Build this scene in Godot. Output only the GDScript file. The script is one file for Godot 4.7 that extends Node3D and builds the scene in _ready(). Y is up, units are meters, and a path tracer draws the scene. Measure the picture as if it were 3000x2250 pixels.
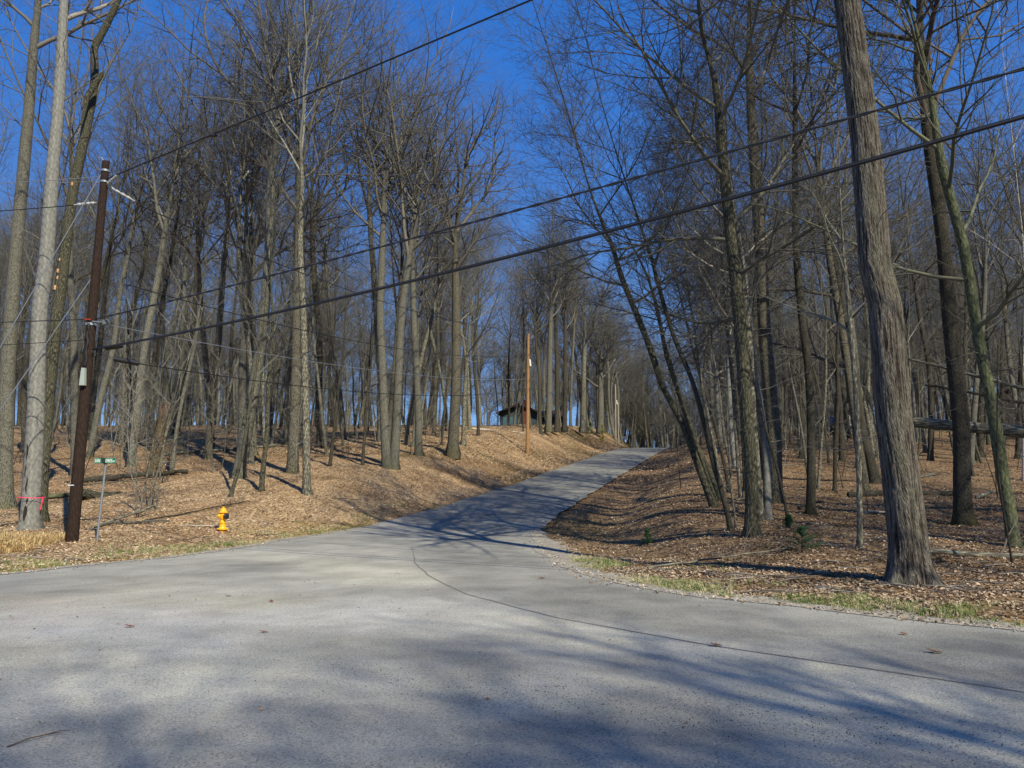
extends Node3D

# ---------------------------------------------------------------- mesh builder
class Builder:
	var v := PackedVector3Array()
	var n := PackedVector3Array()
	var c := PackedColorArray()
	var uv := PackedVector2Array()
	var idx := PackedInt32Array()
	# a swept tube; the last ring shrinks to a point where its radius is zero
	func tube(p: PackedVector3Array, r: PackedFloat32Array, sides: int, col: Color, col_end: Color, urep := 1.0, vscale := 0.6) -> void:
		var m := p.size()
		var t := (p[1] - p[0]).normalized()
		var u := t.cross(Vector3(0.31, 0.17, 0.94)).normalized()
		var base := v.size()
		var along := 0.0
		for i in m:
			t = (p[mini(i + 1, m - 1)] - p[maxi(i - 1, 0)]).normalized()
			u = (u - t * u.dot(t)).normalized()
			var w := t.cross(u)
			if i > 0:
				along += p[i].distance_to(p[i - 1])
			var cc := col.lerp(col_end, float(i) / (m - 1))
			for j in sides + 1:
				var a := TAU * j / sides
				var o := u * cos(a) + w * sin(a)
				v.append(p[i] + o * r[i])
				n.append(o)
				c.append(cc)
				uv.append(Vector2(urep * j / sides, along * vscale))
			if i > 0:
				var q := base + (i - 1) * (sides + 1)
				for j in sides:
					idx.append(q + j)
					idx.append(q + sides + 1 + j)
					idx.append(q + sides + 2 + j)
					idx.append(q + j)
					idx.append(q + sides + 2 + j)
					idx.append(q + j + 1)
	# a light tube without texture seams, for branches
	func stick(p: PackedVector3Array, r: PackedFloat32Array, sides: int, col: Color) -> void:
		var m := p.size()
		var t := (p[1] - p[0]).normalized()
		var u := t.cross(Vector3(0.31, 0.17, 0.94)).normalized()
		var base := v.size()
		for i in m:
			t = (p[mini(i + 1, m - 1)] - p[maxi(i - 1, 0)]).normalized()
			u = (u - t * u.dot(t)).normalized()
			var w := t.cross(u)
			if i == m - 1:
				v.append(p[i])
				n.append(t)
				c.append(col)
				var q := base + (i - 1) * sides
				for j in sides:
					idx.append(q + j)
					idx.append(q + sides)
					idx.append(q + (j + 1) % sides)
				break
			for j in sides:
				var a := TAU * j / sides
				var o := u * cos(a) + w * sin(a)
				v.append(p[i] + o * r[i])
				n.append(o)
				c.append(col)
			if i > 0:
				var q := base + (i - 1) * sides
				for j in sides:
					var k := (j + 1) % sides
					idx.append(q + j)
					idx.append(q + sides + j)
					idx.append(q + sides + k)
					idx.append(q + j)
					idx.append(q + sides + k)
					idx.append(q + k)
	func spike(a: Vector3, b: Vector3, r: float, col: Color) -> void:
		var t := (b - a).normalized()
		var u := t.cross(Vector3(0.31, 0.17, 0.94)).normalized()
		var w := t.cross(u)
		var q := v.size()
		for j in 3:
			var o := u * cos(TAU * j / 3.0) + w * sin(TAU * j / 3.0)
			v.append(a + o * r)
			n.append(o)
			c.append(col)
		v.append(b)
		n.append(t)
		c.append(col)
		for j in 3:
			idx.append(q + j)
			idx.append(q + 3)
			idx.append(q + (j + 1) % 3)
	func quad(a: Vector3, b: Vector3, d: Vector3, e: Vector3, col := Color.WHITE) -> void:   # clockwise from the front
		var q := v.size()
		var nn := (e - a).cross(b - a).normalized()
		for k in [a, b, d, e]:
			v.append(k)
			n.append(nn)
			c.append(col)
		for k in [0, 1, 2, 0, 2, 3]:
			idx.append(q + k)
	func box(at: Vector3, size: Vector3, turn := Basis.IDENTITY, col := Color.WHITE) -> void:
		var h := size / 2
		for ax in 3:
			for s in [-1.0, 1.0]:
				var nn := Vector3.ZERO
				nn[ax] = s
				var a := Vector3.ZERO
				a[(ax + 1) % 3] = 1.0
				var b := nn.cross(a)
				var q := v.size()
				for k in [[-1, -1], [-1, 1], [1, 1], [1, -1]]:
					v.append(at + turn * ((nn + a * k[0] + b * k[1]) * h))
					n.append(turn * nn)
					c.append(col)
				for k in [0, 1, 2, 0, 2, 3]:
					idx.append(q + k)
	func lathe(prof: Array, sides: int, turn := Basis.IDENTITY, at := Vector3.ZERO, col := Color.WHITE) -> void:   # [r, y] from the bottom up
		for i in prof.size() - 1:
			var r0: float = prof[i][0]
			var y0: float = prof[i][1]
			var r1: float = prof[i + 1][0]
			var y1: float = prof[i + 1][1]
			var slope := Vector2(y1 - y0, r0 - r1).normalized()
			var q := v.size()
			for j in sides + 1:
				var a := TAU * j / sides
				var o := Vector3(cos(a), 0, -sin(a))
				for k in 2:
					v.append(at + turn * (o * (r1 if k else r0) + Vector3.UP * (y1 if k else y0)))
					n.append(turn * (o * slope.x + Vector3.UP * slope.y))
					c.append(col)
			for j in sides:
				var b := q + j * 2
				for k in [0, 1, 3, 0, 3, 2]:
					idx.append(b + k)
	func done() -> ArrayMesh:
		var a := []
		a.resize(Mesh.ARRAY_MAX)
		a[Mesh.ARRAY_VERTEX] = v
		a[Mesh.ARRAY_NORMAL] = n
		a[Mesh.ARRAY_COLOR] = c
		if uv.size() == v.size():
			a[Mesh.ARRAY_TEX_UV] = uv
		a[Mesh.ARRAY_INDEX] = idx
		var me := ArrayMesh.new()
		me.add_surface_from_arrays(Mesh.PRIMITIVE_TRIANGLES, a)
		return me

# ---------------------------------------------------------------- the scene's objects
var used := {}
var M := {}
var rng := RandomNumberGenerator.new()
var bumps := FastNoiseLite.new()
var patches := FastNoiseLite.new()

func numbered(called: String) -> String:
	var k: int = used.get(called, 0)
	used[called] = k + 1
	return called if k == 0 else "%s_%03d" % [called, k]

func tag(o: Node3D, label: String, category: String, group := "", kind := "") -> Node3D:
	o.set_meta("label", label)
	if category:
		o.set_meta("category", category)
	if group:
		o.set_meta("group", group)
	if kind:
		o.set_meta("kind", kind)
	return o

func base(called: String, at := Vector3.ZERO, turn := 0.0) -> Node3D:
	var o := Node3D.new()
	o.name = numbered(called)
	add_child(o)
	o.position = at
	o.rotation.y = turn
	return o

func put(b, called: String, m: Material, parent: Node = null) -> MeshInstance3D:
	var o := MeshInstance3D.new()
	o.mesh = b.done() if b is Builder else b
	o.material_override = m
	if parent == null:
		o.name = numbered(called)
		add_child(o)
	else:
		o.name = called
		parent.add_child(o, true)
	return o

func structure(b: Builder, called: String, m: Material, label: String) -> MeshInstance3D:
	var o := put(b, called, m)
	o.set_meta("kind", "structure")
	o.set_meta("label", label)
	return o

func scatter(called: String, label: String, mesh: Mesh, m: Material, where: Array, tints: Array) -> MultiMeshInstance3D:
	var mm := MultiMesh.new()
	mm.transform_format = MultiMesh.TRANSFORM_3D
	mm.use_colors = true
	mm.mesh = mesh
	mm.instance_count = where.size()
	for i in where.size():
		mm.set_instance_transform(i, where[i])
		mm.set_instance_color(i, tints[i])
	var o := MultiMeshInstance3D.new()
	o.name = numbered(called)
	o.multimesh = mm
	o.material_override = m
	add_child(o)
	o.set_meta("kind", "stuff")
	o.set_meta("label", label)
	return o

# ---------------------------------------------------------------- textures and materials
func noise_tex(kind: int, freq: float, seed_: int, cols: Array, w := 512, h := 512, octaves := 4, ret := 0, warp := 0.0) -> NoiseTexture2D:
	var f := FastNoiseLite.new()
	f.seed = seed_
	f.noise_type = kind
	f.frequency = freq
	f.fractal_octaves = octaves
	f.fractal_type = FastNoiseLite.FRACTAL_NONE if octaves == 0 else FastNoiseLite.FRACTAL_RIDGED if ret == 9 else FastNoiseLite.FRACTAL_FBM
	if kind == FastNoiseLite.TYPE_CELLULAR:
		f.cellular_return_type = ret
		f.cellular_jitter = 1.0
	if warp > 0.0:
		f.domain_warp_enabled = true
		f.domain_warp_amplitude = warp
		f.domain_warp_frequency = freq * 1.2
	var t := NoiseTexture2D.new()
	t.width = w
	t.height = h
	t.seamless = true
	t.seamless_blend_skirt = 0.12
	t.normalize = true
	if cols:
		var g := Gradient.new()
		var off := PackedFloat32Array()
		var pc := PackedColorArray()
		for k in cols:
			off.append(k[0])
			pc.append(Color(k[1], k[2], k[3]))
		g.offsets = off
		g.colors = pc
		t.color_ramp = g
	t.noise = f
	return t

func plain(col: Color, rough := 0.8, metal := 0.0) -> StandardMaterial3D:
	var m := StandardMaterial3D.new()
	m.albedo_color = col
	m.roughness = rough
	m.metallic = metal
	return m

func vertex_mat(rough := 0.9) -> StandardMaterial3D:
	var m := plain(Color.WHITE, rough)
	m.vertex_color_use_as_albedo = true
	m.metallic_specular = 0.25
	return m

func bark(freq: float, seed_: int, cols: Array, relief: float, ridged := true, warp := 8.0) -> StandardMaterial3D:
	var m := vertex_mat(0.95)
	m.albedo_texture = noise_tex(FastNoiseLite.TYPE_SIMPLEX_SMOOTH, freq, seed_, cols, 512, 512, 4, 9 if ridged else 0, warp)
	m.heightmap_enabled = true
	m.heightmap_texture = noise_tex(FastNoiseLite.TYPE_SIMPLEX_SMOOTH, freq, seed_, [], 512, 512, 4, 9 if ridged else 0, warp)
	m.heightmap_scale = relief
	m.albedo_color = Color(.97, .975, .97)
	return m

func make_materials() -> void:
	M.oak = bark(0.017, 11, [[0.0, .16, .147, .128], [0.4, .325, .305, .265], [0.75, .47, .45, .395], [1.0, .58, .565, .505]], 4.0)
	M.grey = bark(0.02, 12, [[0.0, .185, .18, .16], [0.45, .39, .38, .34], [1.0, .585, .575, .525]], 3.0)
	M.dark = bark(0.024, 13, [[0.0, .13, .12, .103], [0.5, .265, .25, .22], [1.0, .43, .415, .365]], 2.5)
	M.moss = bark(0.015, 14, [[0.0, .17, .165, .135], [0.45, .275, .265, .22], [0.7, .36, .355, .295], [1.0, .50, .495, .435]], 1.4, false, 14.0)
	M.green = bark(0.012, 15, [[0.0, .23, .235, .17], [0.5, .345, .36, .265], [1.0, .50, .51, .41]], 0.6, false, 14.0)
	M.beech = bark(0.007, 16, [[0.0, .38, .375, .355], [0.4, .48, .475, .45], [0.75, .535, .53, .505], [1.0, .61, .605, .58]], 0.4, false, 30.0)
	M.lichen = bark(0.013, 17, [[0.0, .24, .225, .20], [0.45, .41, .39, .35], [0.66, .50, .485, .43], [0.74, .62, .64, .52], [1.0, .70, .71, .62]], 0.9, false, 10.0)
	M.birch = bark(0.014, 18, [[0.0, .35, .32, .29], [0.3, .68, .65, .60], [1.0, .84, .81, .76]], 0.5, false, 10.0)
	M.mossfoot = M.dark
	M.limb = vertex_mat(0.9)
	# leaf litter: one cell per leaf
	var litter := [[0.0, .25, .19, .135], [0.14, .46, .375, .27], [0.3, .59, .492, .37], [0.45, .69, .587, .45], [0.6, .52, .42, .305], [0.75, .755, .655, .515], [0.88, .62, .512, .38], [1.0, .855, .775, .645]]
	var g := vertex_mat(0.95)
	g.albedo_texture = noise_tex(FastNoiseLite.TYPE_CELLULAR, 0.042, 21, litter, 1024, 1024, 0, FastNoiseLite.RETURN_CELL_VALUE, 14.0)
	g.heightmap_enabled = true
	g.heightmap_texture = noise_tex(FastNoiseLite.TYPE_CELLULAR, 0.042, 21, [], 1024, 1024, 0, FastNoiseLite.RETURN_CELL_VALUE, 14.0)
	g.heightmap_scale = 4.0
	g.uv1_triplanar = true
	g.uv1_world_triplanar = true
	g.uv1_scale = Vector3.ONE / 2.9
	M.ground = g
	var a := vertex_mat(0.92)
	a.albedo_texture = noise_tex(FastNoiseLite.TYPE_CELLULAR, 0.135, 31, [[0.0, .66, .66, .665], [0.15, .83, .83, .83], [0.6, .90, .90, .895], [0.9, .97, .965, .95], [1.0, 1, 1, 1]], 1024, 1024, 0, FastNoiseLite.RETURN_CELL_VALUE, 3.0)
	a.heightmap_enabled = true
	a.heightmap_texture = noise_tex(FastNoiseLite.TYPE_CELLULAR, 0.135, 31, [], 1024, 1024, 0, FastNoiseLite.RETURN_CELL_VALUE, 3.0)
	a.heightmap_scale = 0.6
	a.uv1_triplanar = true
	a.uv1_world_triplanar = true
	a.uv1_scale = Vector3.ONE / 1.55
	M.asphalt = a
	var gr := vertex_mat(0.95)
	gr.albedo_texture = noise_tex(FastNoiseLite.TYPE_CELLULAR, 0.07, 33, [[0.0, .45, .43, .40], [0.3, .74, .72, .68], [0.7, .86, .84, .80], [1.0, 1, .98, .95]], 1024, 1024, 0, FastNoiseLite.RETURN_CELL_VALUE, 4.0)
	gr.heightmap_enabled = true
	gr.heightmap_texture = noise_tex(FastNoiseLite.TYPE_CELLULAR, 0.07, 33, [], 1024, 1024, 0, FastNoiseLite.RETURN_CELL_VALUE, 4.0)
	gr.heightmap_scale = 1.0
	gr.uv1_triplanar = true
	gr.uv1_world_triplanar = true
	gr.uv1_scale = Vector3.ONE / 1.7
	M.gravel = gr
	M.scatter = vertex_mat(0.9)
	var leaf := vertex_mat(0.75)
	leaf.backlight_enabled = true
	leaf.backlight = Color(0.3, 0.22, 0.12)
	M.leaf = leaf
	var blade := vertex_mat(0.8)
	blade.backlight_enabled = true
	blade.backlight = Color(0.35, 0.35, 0.2)
	M.blade = blade
	var pw := bark(0.03, 41, [[0.0, .13, .10, .088], [0.5, .20, .158, .138], [1.0, .285, .232, .205]], 0.6, false, 3.0)
	M.creosote = pw
	M.new_pole = bark(0.03, 42, [[0.0, .42, .31, .20], [0.5, .60, .46, .32], [1.0, .74, .61, .46]], 0.5, false, 3.0)
	M.old_pole = bark(0.03, 43, [[0.0, .48, .43, .38], [0.5, .62, .58, .53], [1.0, .74, .71, .66]], 0.4, false, 3.0)
	M.galv = plain(Color(.56, .58, .60), 0.5, 0.5)
	M.steel = plain(Color(.62, .64, .65), 0.4, 0.7)
	M.black_cable = plain(Color(.10, .10, .105), 0.55)
	M.grey_cable = plain(Color(.19, .19, .195), 0.5, 0.2)
	M.white_polymer = plain(Color(.68, .69, .68), 0.45)
	M.glazed = plain(Color(.60, .62, .60), 0.25)
	M.hydrant = hydrant_paint()
	M.cap = plain(Color(.17, .165, .18), 0.55, 0.2)
	M.sign_green = plain(Color(.02, .42, .31), 0.45)
	M.white_paint = plain(Color(.86, .88, .86), 0.5)

func hydrant_paint() -> StandardMaterial3D:
	var m := plain(Color(1, 1, 1), 0.42)
	m.albedo_texture = noise_tex(FastNoiseLite.TYPE_SIMPLEX, 0.02, 51, [[0.0, .82, .49, .04], [0.3, .95, .65, .045], [1.0, 1.0, .76, .10]], 256, 256, 3)
	m.uv1_triplanar = true
	m.uv1_scale = Vector3.ONE * 2.0
	return m

# ---------------------------------------------------------------- the lie of the land (d is the depth, -z)
const LEFT_EDGE := [[-40, -60], [0, -26], [8, -15.5], [12, -12.6], [16.6, -10.45], [18.9, -9.7], [21.1, -8.6], [25.9, -7.3], [28.9, -5.75], [33.8, -4.0], [39.1, -2.35], [46.3, -0.16], [58.9, 3.2], [81.4, 9.15], [101, 15.0], [140, 26]]
const RIGHT_EDGE := [[-40, 70], [0, 24], [3, 17], [6, 11.6], [8, 8.6], [9.9, 6.2], [11.1, 5.0], [12.2, 4.05], [13.3, 3.0], [15, 2.05], [18.1, 1.37], [21.8, 0.97], [26, 0.85], [29.3, 1.1], [33.8, 2.0], [39.1, 3.35], [46.3, 5.2], [58.9, 8.65], [81.4, 14.8], [101, 20.2], [140, 31]]

func soft(x: float, k: float) -> float:
	return x if x > 30.0 * k else k * log(1.0 + exp(x / k))

func along_table(t: Array, d: float) -> float:
	var n := t.size()
	for i in range(1, n):
		if d <= t[i][0] or i == n - 1:
			var a: Array = t[i - 1]
			var b: Array = t[i]
			return a[1] + (b[1] - a[1]) / (b[0] - a[0]) * (d - a[0])
	return 0.0

var left_cache := PackedFloat32Array()
var right_cache := PackedFloat32Array()

func left_edge(d: float) -> float:
	var f := clampf((d + 50.0) * 4.0, 0.0, 3998.0)
	var i := int(f)
	return lerpf(left_cache[i], left_cache[i + 1], f - i)

func right_edge(d: float) -> float:
	var f := clampf((d + 50.0) * 4.0, 0.0, 3998.0)
	var i := int(f)
	return lerpf(right_cache[i], right_cache[i + 1], f - i)

func fill_edges() -> void:
	var e := FastNoiseLite.new()
	e.seed = 5
	e.frequency = 0.35
	for i in 4000:
		var d := i / 4.0 - 50.0
		left_cache.append(along_table(LEFT_EDGE, d) + e.get_noise_2d(d, 0) * 0.22 + e.get_noise_2d(d * 5.0, 40) * 0.16)
		right_cache.append(along_table(RIGHT_EDGE, d) + e.get_noise_2d(d, 90) * 0.18 + e.get_noise_2d(d * 5.0, 140) * 0.15)

func road_height(d: float) -> float:
	return 0.105 * soft(d - 26.0, 3.0) - 0.155 * soft(d - 104.0, 5.0) + 0.05 * soft(d - 150.0, 8.0)

func hill_left(d: float) -> float:
	return 0.155 * soft(d - 22.0, 3.0) - 0.055 * soft(d - 68.0, 4.0) - 0.11 * soft(d - 116.0, 6.0) + 0.01 * soft(d - 150.0, 8.0)

func hill_right(d: float) -> float:
	return 0.1 * soft(d - 15.0, 2.0) + 0.035 * soft(d - 40.0, 5.0) - 0.13 * soft(d - 92.0, 6.0) - 0.005 * soft(d - 150.0, 8.0)

func land(x: float, d: float) -> float:
	var xl := left_edge(d)
	var xr := right_edge(d)
	var e := road_height(d)
	var h := e - 0.06
	var du := 0.0
	if x < xl:
		du = xl - x
		h = e + (hill_left(d) - e) * smoothstep(0.0, 5.5 + 2.8 * smoothstep(40.0, 60.0, d), du) - 0.06 * (1.0 - smoothstep(0.1, 0.7, du))
	elif x > xr:
		du = x - xr
		h = e + (hill_right(d) - e) * smoothstep(0.0, 6.5, du) - 0.06 * (1.0 - smoothstep(0.1, 0.7, du))
		h -= 0.36 * smoothstep(15.0, 24.0, d) * (1.0 - smoothstep(85.0, 105.0, d)) * exp(-pow((du - 2.6) / 1.5, 2.0))
	if du > 0.0:
		h += bumps.get_noise_2d(x, d) * (0.05 * smoothstep(0.2, 1.5, du) + 0.16 * smoothstep(3.0, 9.0, du))
	return h

func on_land(x: float, d: float, up := 0.0) -> Vector3:
	return Vector3(x, land(x, d) + up, -d)

func outside(x: float, d: float) -> float:   # metres from the asphalt, negative on it
	return maxf(left_edge(d) - x, x - right_edge(d))

func steps(marks: Array) -> PackedFloat32Array:   # [start, end, spacing] runs
	var out := PackedFloat32Array()
	for m in marks:
		var k: float = m[0]
		while k < m[1] - 0.001:
			out.append(k)
			k += m[2]
	out.append(marks[-1][1])
	return out

func ground_tint(x: float, d: float) -> Color:
	var du := outside(x, d)
	var right := x > right_edge(d)
	var p := patches.get_noise_2d(x, d)
	var q := patches.get_noise_2d(x * 3.1 + 40.0, d * 3.1)
	var c := Color(1.0, 1.0, 1.0)
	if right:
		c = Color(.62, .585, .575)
	else:
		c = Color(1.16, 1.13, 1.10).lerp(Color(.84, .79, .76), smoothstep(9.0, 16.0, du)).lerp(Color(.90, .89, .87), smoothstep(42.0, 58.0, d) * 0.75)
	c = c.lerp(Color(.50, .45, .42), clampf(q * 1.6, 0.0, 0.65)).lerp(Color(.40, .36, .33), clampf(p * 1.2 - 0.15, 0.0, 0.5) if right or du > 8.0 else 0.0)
	# thin grass and bare soil along the road edge
	var verge := (1.0 - smoothstep(0.4, 2.6, du + p * 3.0 + 0.6)) * (1.0 - smoothstep(30.0, 45.0, d))
	c = c.lerp(Color(.66, .66, .42), verge * 0.55)
	c = c.lerp(Color(.56, .47, .38), (1.0 - smoothstep(0.1, 0.6, du)) * 0.7)
	# moss on the cut bank
	if not right and d > 44.0 and du < 7.0:
		c = c.lerp(Color(.36, .40, .16), clampf((p - 0.08) * 2.6, 0.0, 0.7))
		c = c.lerp(Color(.66, .56, .43), smoothstep(0.5, 2.0, du) * (1.0 - smoothstep(3.0, 5.0, du)) * clampf(0.35 + q * 1.5, 0.0, 0.6))
	if not right and d > 120.0:
		c = c.lerp(Color(.45, .6, .22), 0.3)
	return c

func build_ground() -> void:
	var xs := steps([[-420, -120, 30], [-120, -44, 4], [-44, -18, 1], [-18, 20, 0.5], [20, 44, 1], [44, 120, 4], [120, 420, 30]])
	var ds := steps([[-60, -20, 5], [-20, 6, 1.5], [6, 48, 0.5], [48, 110, 1], [110, 170, 4], [170, 620, 30]])
	var b := Builder.new()
	var w := xs.size()
	for d in ds:
		for x in xs:
			b.v.append(Vector3(x, land(x, d), -d))
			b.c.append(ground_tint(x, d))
	for j in ds.size():
		for i in w:
			var a: Vector3 = b.v[j * w + mini(i + 1, w - 1)] - b.v[j * w + maxi(i - 1, 0)]
			var e: Vector3 = b.v[mini(j + 1, ds.size() - 1) * w + i] - b.v[maxi(j - 1, 0) * w + i]
			b.n.append(a.cross(e).normalized())
	for j in ds.size() - 1:
		for i in w - 1:
			var q := j * w + i
			for k in [q, q + w, q + w + 1, q, q + w + 1, q + 1]:
				b.idx.append(k)
	structure(b, "ground", M.ground, "hilly woodland ground covered with fallen brown leaves")

func road_tint(x: float, d: float) -> Color:
	var p := patches.get_noise_2d(x * 2.2, d * 2.2)
	var q := patches.get_noise_2d(x * 7.0 + 9.0, d * 7.0)
	var fine := patches.get_noise_2d(x * 23.0, d * 23.0 + 50.0)
	var c := Color(.365, .358, .318)
	# dusty fans swept by turning wheels
	var r := Vector2(x - 4.5, d - 27.0).length()
	var fan := exp(-pow((r - 12.4 - p * 1.2) / 1.6, 2.0)) * 0.9 + exp(-pow((r - 17.2 - p * 1.5) / 1.5, 2.0)) * 0.8 + exp(-pow((r - 20.8 - q) / 1.1, 2.0)) * 0.6
	fan *= smoothstep(-11.0, -5.0, x) * (1.0 - smoothstep(3.0, 9.0, x)) * (1.0 - smoothstep(17.0, 25.0, d))
	c = c.lerp(Color(.56, .53, .425), clampf(fan + p * 0.3, 0.0, 0.85))
	# greyer, smoother lane that bends out of the side road
	var seam := seam_x(d)
	var lane := smoothstep(seam - 0.3, seam + 0.5, x) * (1.0 - smoothstep(26.0, 36.0, d))
	c = c.lerp(Color(.312, .306, .274), lane * 0.8)
	c = c.lerp(Color(.29, .283, .248), smoothstep(24.0, 36.0, d) * 0.95)
	# worn gravelly left apron, stained brown where leaves rotted
	var left := exp(-pow((x + 8.2) / 3.0, 2.0) - pow((d - 11.5) / 1.8, 2.0)) * clampf(q * 2.4 + 0.75, 0.0, 1.0)
	c = c.lerp(Color(.26, .20, .14), left * 0.7)
	var edge := -outside(x, d)
	c = c.lerp(Color(.40, .385, .35), (1.0 - smoothstep(0.0, 0.9, edge + q * 0.5)) * 0.6 * (1.0 - smoothstep(30.0, 40.0, d)))
	# wheel tracks running out of the side road, and a coarse worn patch on the left
	var track := exp(-pow((x - seam - 1.1) / 0.35, 2.0)) + exp(-pow((x - seam - 2.7) / 0.35, 2.0))
	c *= 1.0 - 0.10 * track * (1.0 - smoothstep(24.0, 30.0, d))
	var grit := smoothstep(0.05, 0.4, p + 0.25) * exp(-pow((x + 4.0) / 4.5, 2.0) - pow((d - 10.5) / 2.6, 2.0))
	c = c.lerp(Color(.47, .465, .45), grit * 0.6)
	return c * (1.0 + 0.26 * q + 0.22 * p + 0.16 * fine)

const SEAM := [[6.0, 4.75], [6.8, 4.18], [7.6, 3.38], [9.0, 1.99], [10.8, .57], [13.4, -.8], [16.0, -1.6], [18.9, -2.25], [23.6, -2.91], [30.0, -3.2]]

func seam_x(d: float) -> float:
	return along_table(SEAM, d)

func build_road() -> void:
	var ds := steps([[-45, 0, 3], [0, 3, 0.5], [3, 30, 0.22], [30, 60, 0.6], [60, 121, 1.2]])
	var cols := 96
	var b := Builder.new()
	for d in ds:
		var xl := left_edge(d)
		var xr := right_edge(d)
		for i in cols + 1:
			var f := float(i) / cols
			# columns crowd where the camera looks
			var lo := maxf(xl, -13.0) if d < 16.0 else xl
			var hi := minf(xr, 10.0) if d < 16.0 else xr
			var x := lerpf(xl, lo, f / 0.1) if f < 0.1 else lerpf(lo, hi, (f - 0.1) / 0.8) if f < 0.9 else lerpf(hi, xr, (f - 0.9) / 0.1)
			var crown := 0.04 * (1.0 - pow(2.0 * f - 1.0, 2.0)) * smoothstep(26.0, 40.0, d)
			b.v.append(Vector3(x, road_height(d) + crown + 0.004, -d))
			b.c.append(road_tint(x, d))
	var w := cols + 1
	for j in ds.size():
		for i in w:
			var e: Vector3 = b.v[mini(j + 1, ds.size() - 1) * w + i] - b.v[maxi(j - 1, 0) * w + i]
			var a: Vector3 = b.v[j * w + mini(i + 1, w - 1)] - b.v[j * w + maxi(i - 1, 0)]
			b.n.append(a.cross(e).normalized())
	for j in ds.size() - 1:
		for i in cols:
			var q := j * w + i
			for k in [q, q + w, q + w + 1, q, q + w + 1, q + 1]:
				b.idx.append(k)
	structure(b, "road", M.asphalt, "grey dusty asphalt junction with a side road climbing to the right")
	# the dark paving seam that curves across the junction
	var s := Builder.new()
	var last := []
	var k := 6.0
	while k < 23.8:
		var x := seam_x(k) + patches.get_noise_2d(k * 9.0, 3.0) * 0.03
		var t := Vector2(seam_x(k + 0.3) - seam_x(k), 0.3).normalized()
		var hw := (0.010 + 0.022 * absf(patches.get_noise_2d(k * 30.0, 77.0))) * (1.0 - smoothstep(20.0, 23.8, k) * 0.6)
		var p := Vector3(x, road_height(k) + 0.0085, -k)
		var side := Vector3(t.y, 0, t.x) * hw
		if last:
			s.quad(last[0], p - side, p + side, last[1])
		last = [p - side, p + side]
		k += 0.25
	structure(s, "road_seam", plain(Color(.42, .405, .38), 0.9), "thin dark paving seam curving across the junction")
	# pale gravel shoulders along both edges
	for side: int in [-1, 1]:
		var g := Builder.new()
		var rows := 0
		k = 7.0 if side > 0 else 13.0
		while k < 30.0:
			var x0 := right_edge(k) if side > 0 else left_edge(k)
			var x1 := right_edge(k + 0.2) if side > 0 else left_edge(k + 0.2)
			var t := Vector2(x1 - x0, 0.2).normalized()
			var out := Vector2(t.y, -t.x) * side
			var wide := (0.55 + 0.5 * exp(-pow((k - 21.0) / 3.5, 2.0)) if side > 0 else 0.3) * (1.0 + patches.get_noise_2d(k * 12.0, 30.0 * side) * 0.9) * (1.0 - smoothstep(25.0, 30.0, k))
			for i in 5:
				var f := lerpf(-0.25, wide, i / 4.0)
				var x := x0 + out.x * f
				var d := k + out.y * f
				var y := maxf(land(x, d) + 0.02, road_height(d) + 0.012 - 0.05 * maxf(f, 0.0)) if i < 4 else land(x, d) - 0.01
				g.v.append(Vector3(x, y, -d))
				g.n.append(Vector3.UP)
				g.c.append(Color(.50, .475, .43) * (1.0 + patches.get_noise_2d(x * 20.0, d * 20.0) * 0.2))
			rows += 1
			k += 0.2
		for j in rows - 1:
			for i in 4:
				var q := j * 5 + i
				for m in ([q, q + 5, q + 6, q, q + 6, q + 1] if side > 0 else [q, q + 6, q + 5, q, q + 1, q + 6]):
					g.idx.append(m)
		structure(g, "gravel_shoulder", M.gravel, "strip of pale loose gravel along the %s edge of the asphalt" % ("right" if side > 0 else "left"))

# ---------------------------------------------------------------- trees
func jitter(k: float) -> Vector3:
	return Vector3(rng.randf_range(-k, k), rng.randf_range(-k, k), rng.randf_range(-k, k))

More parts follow.
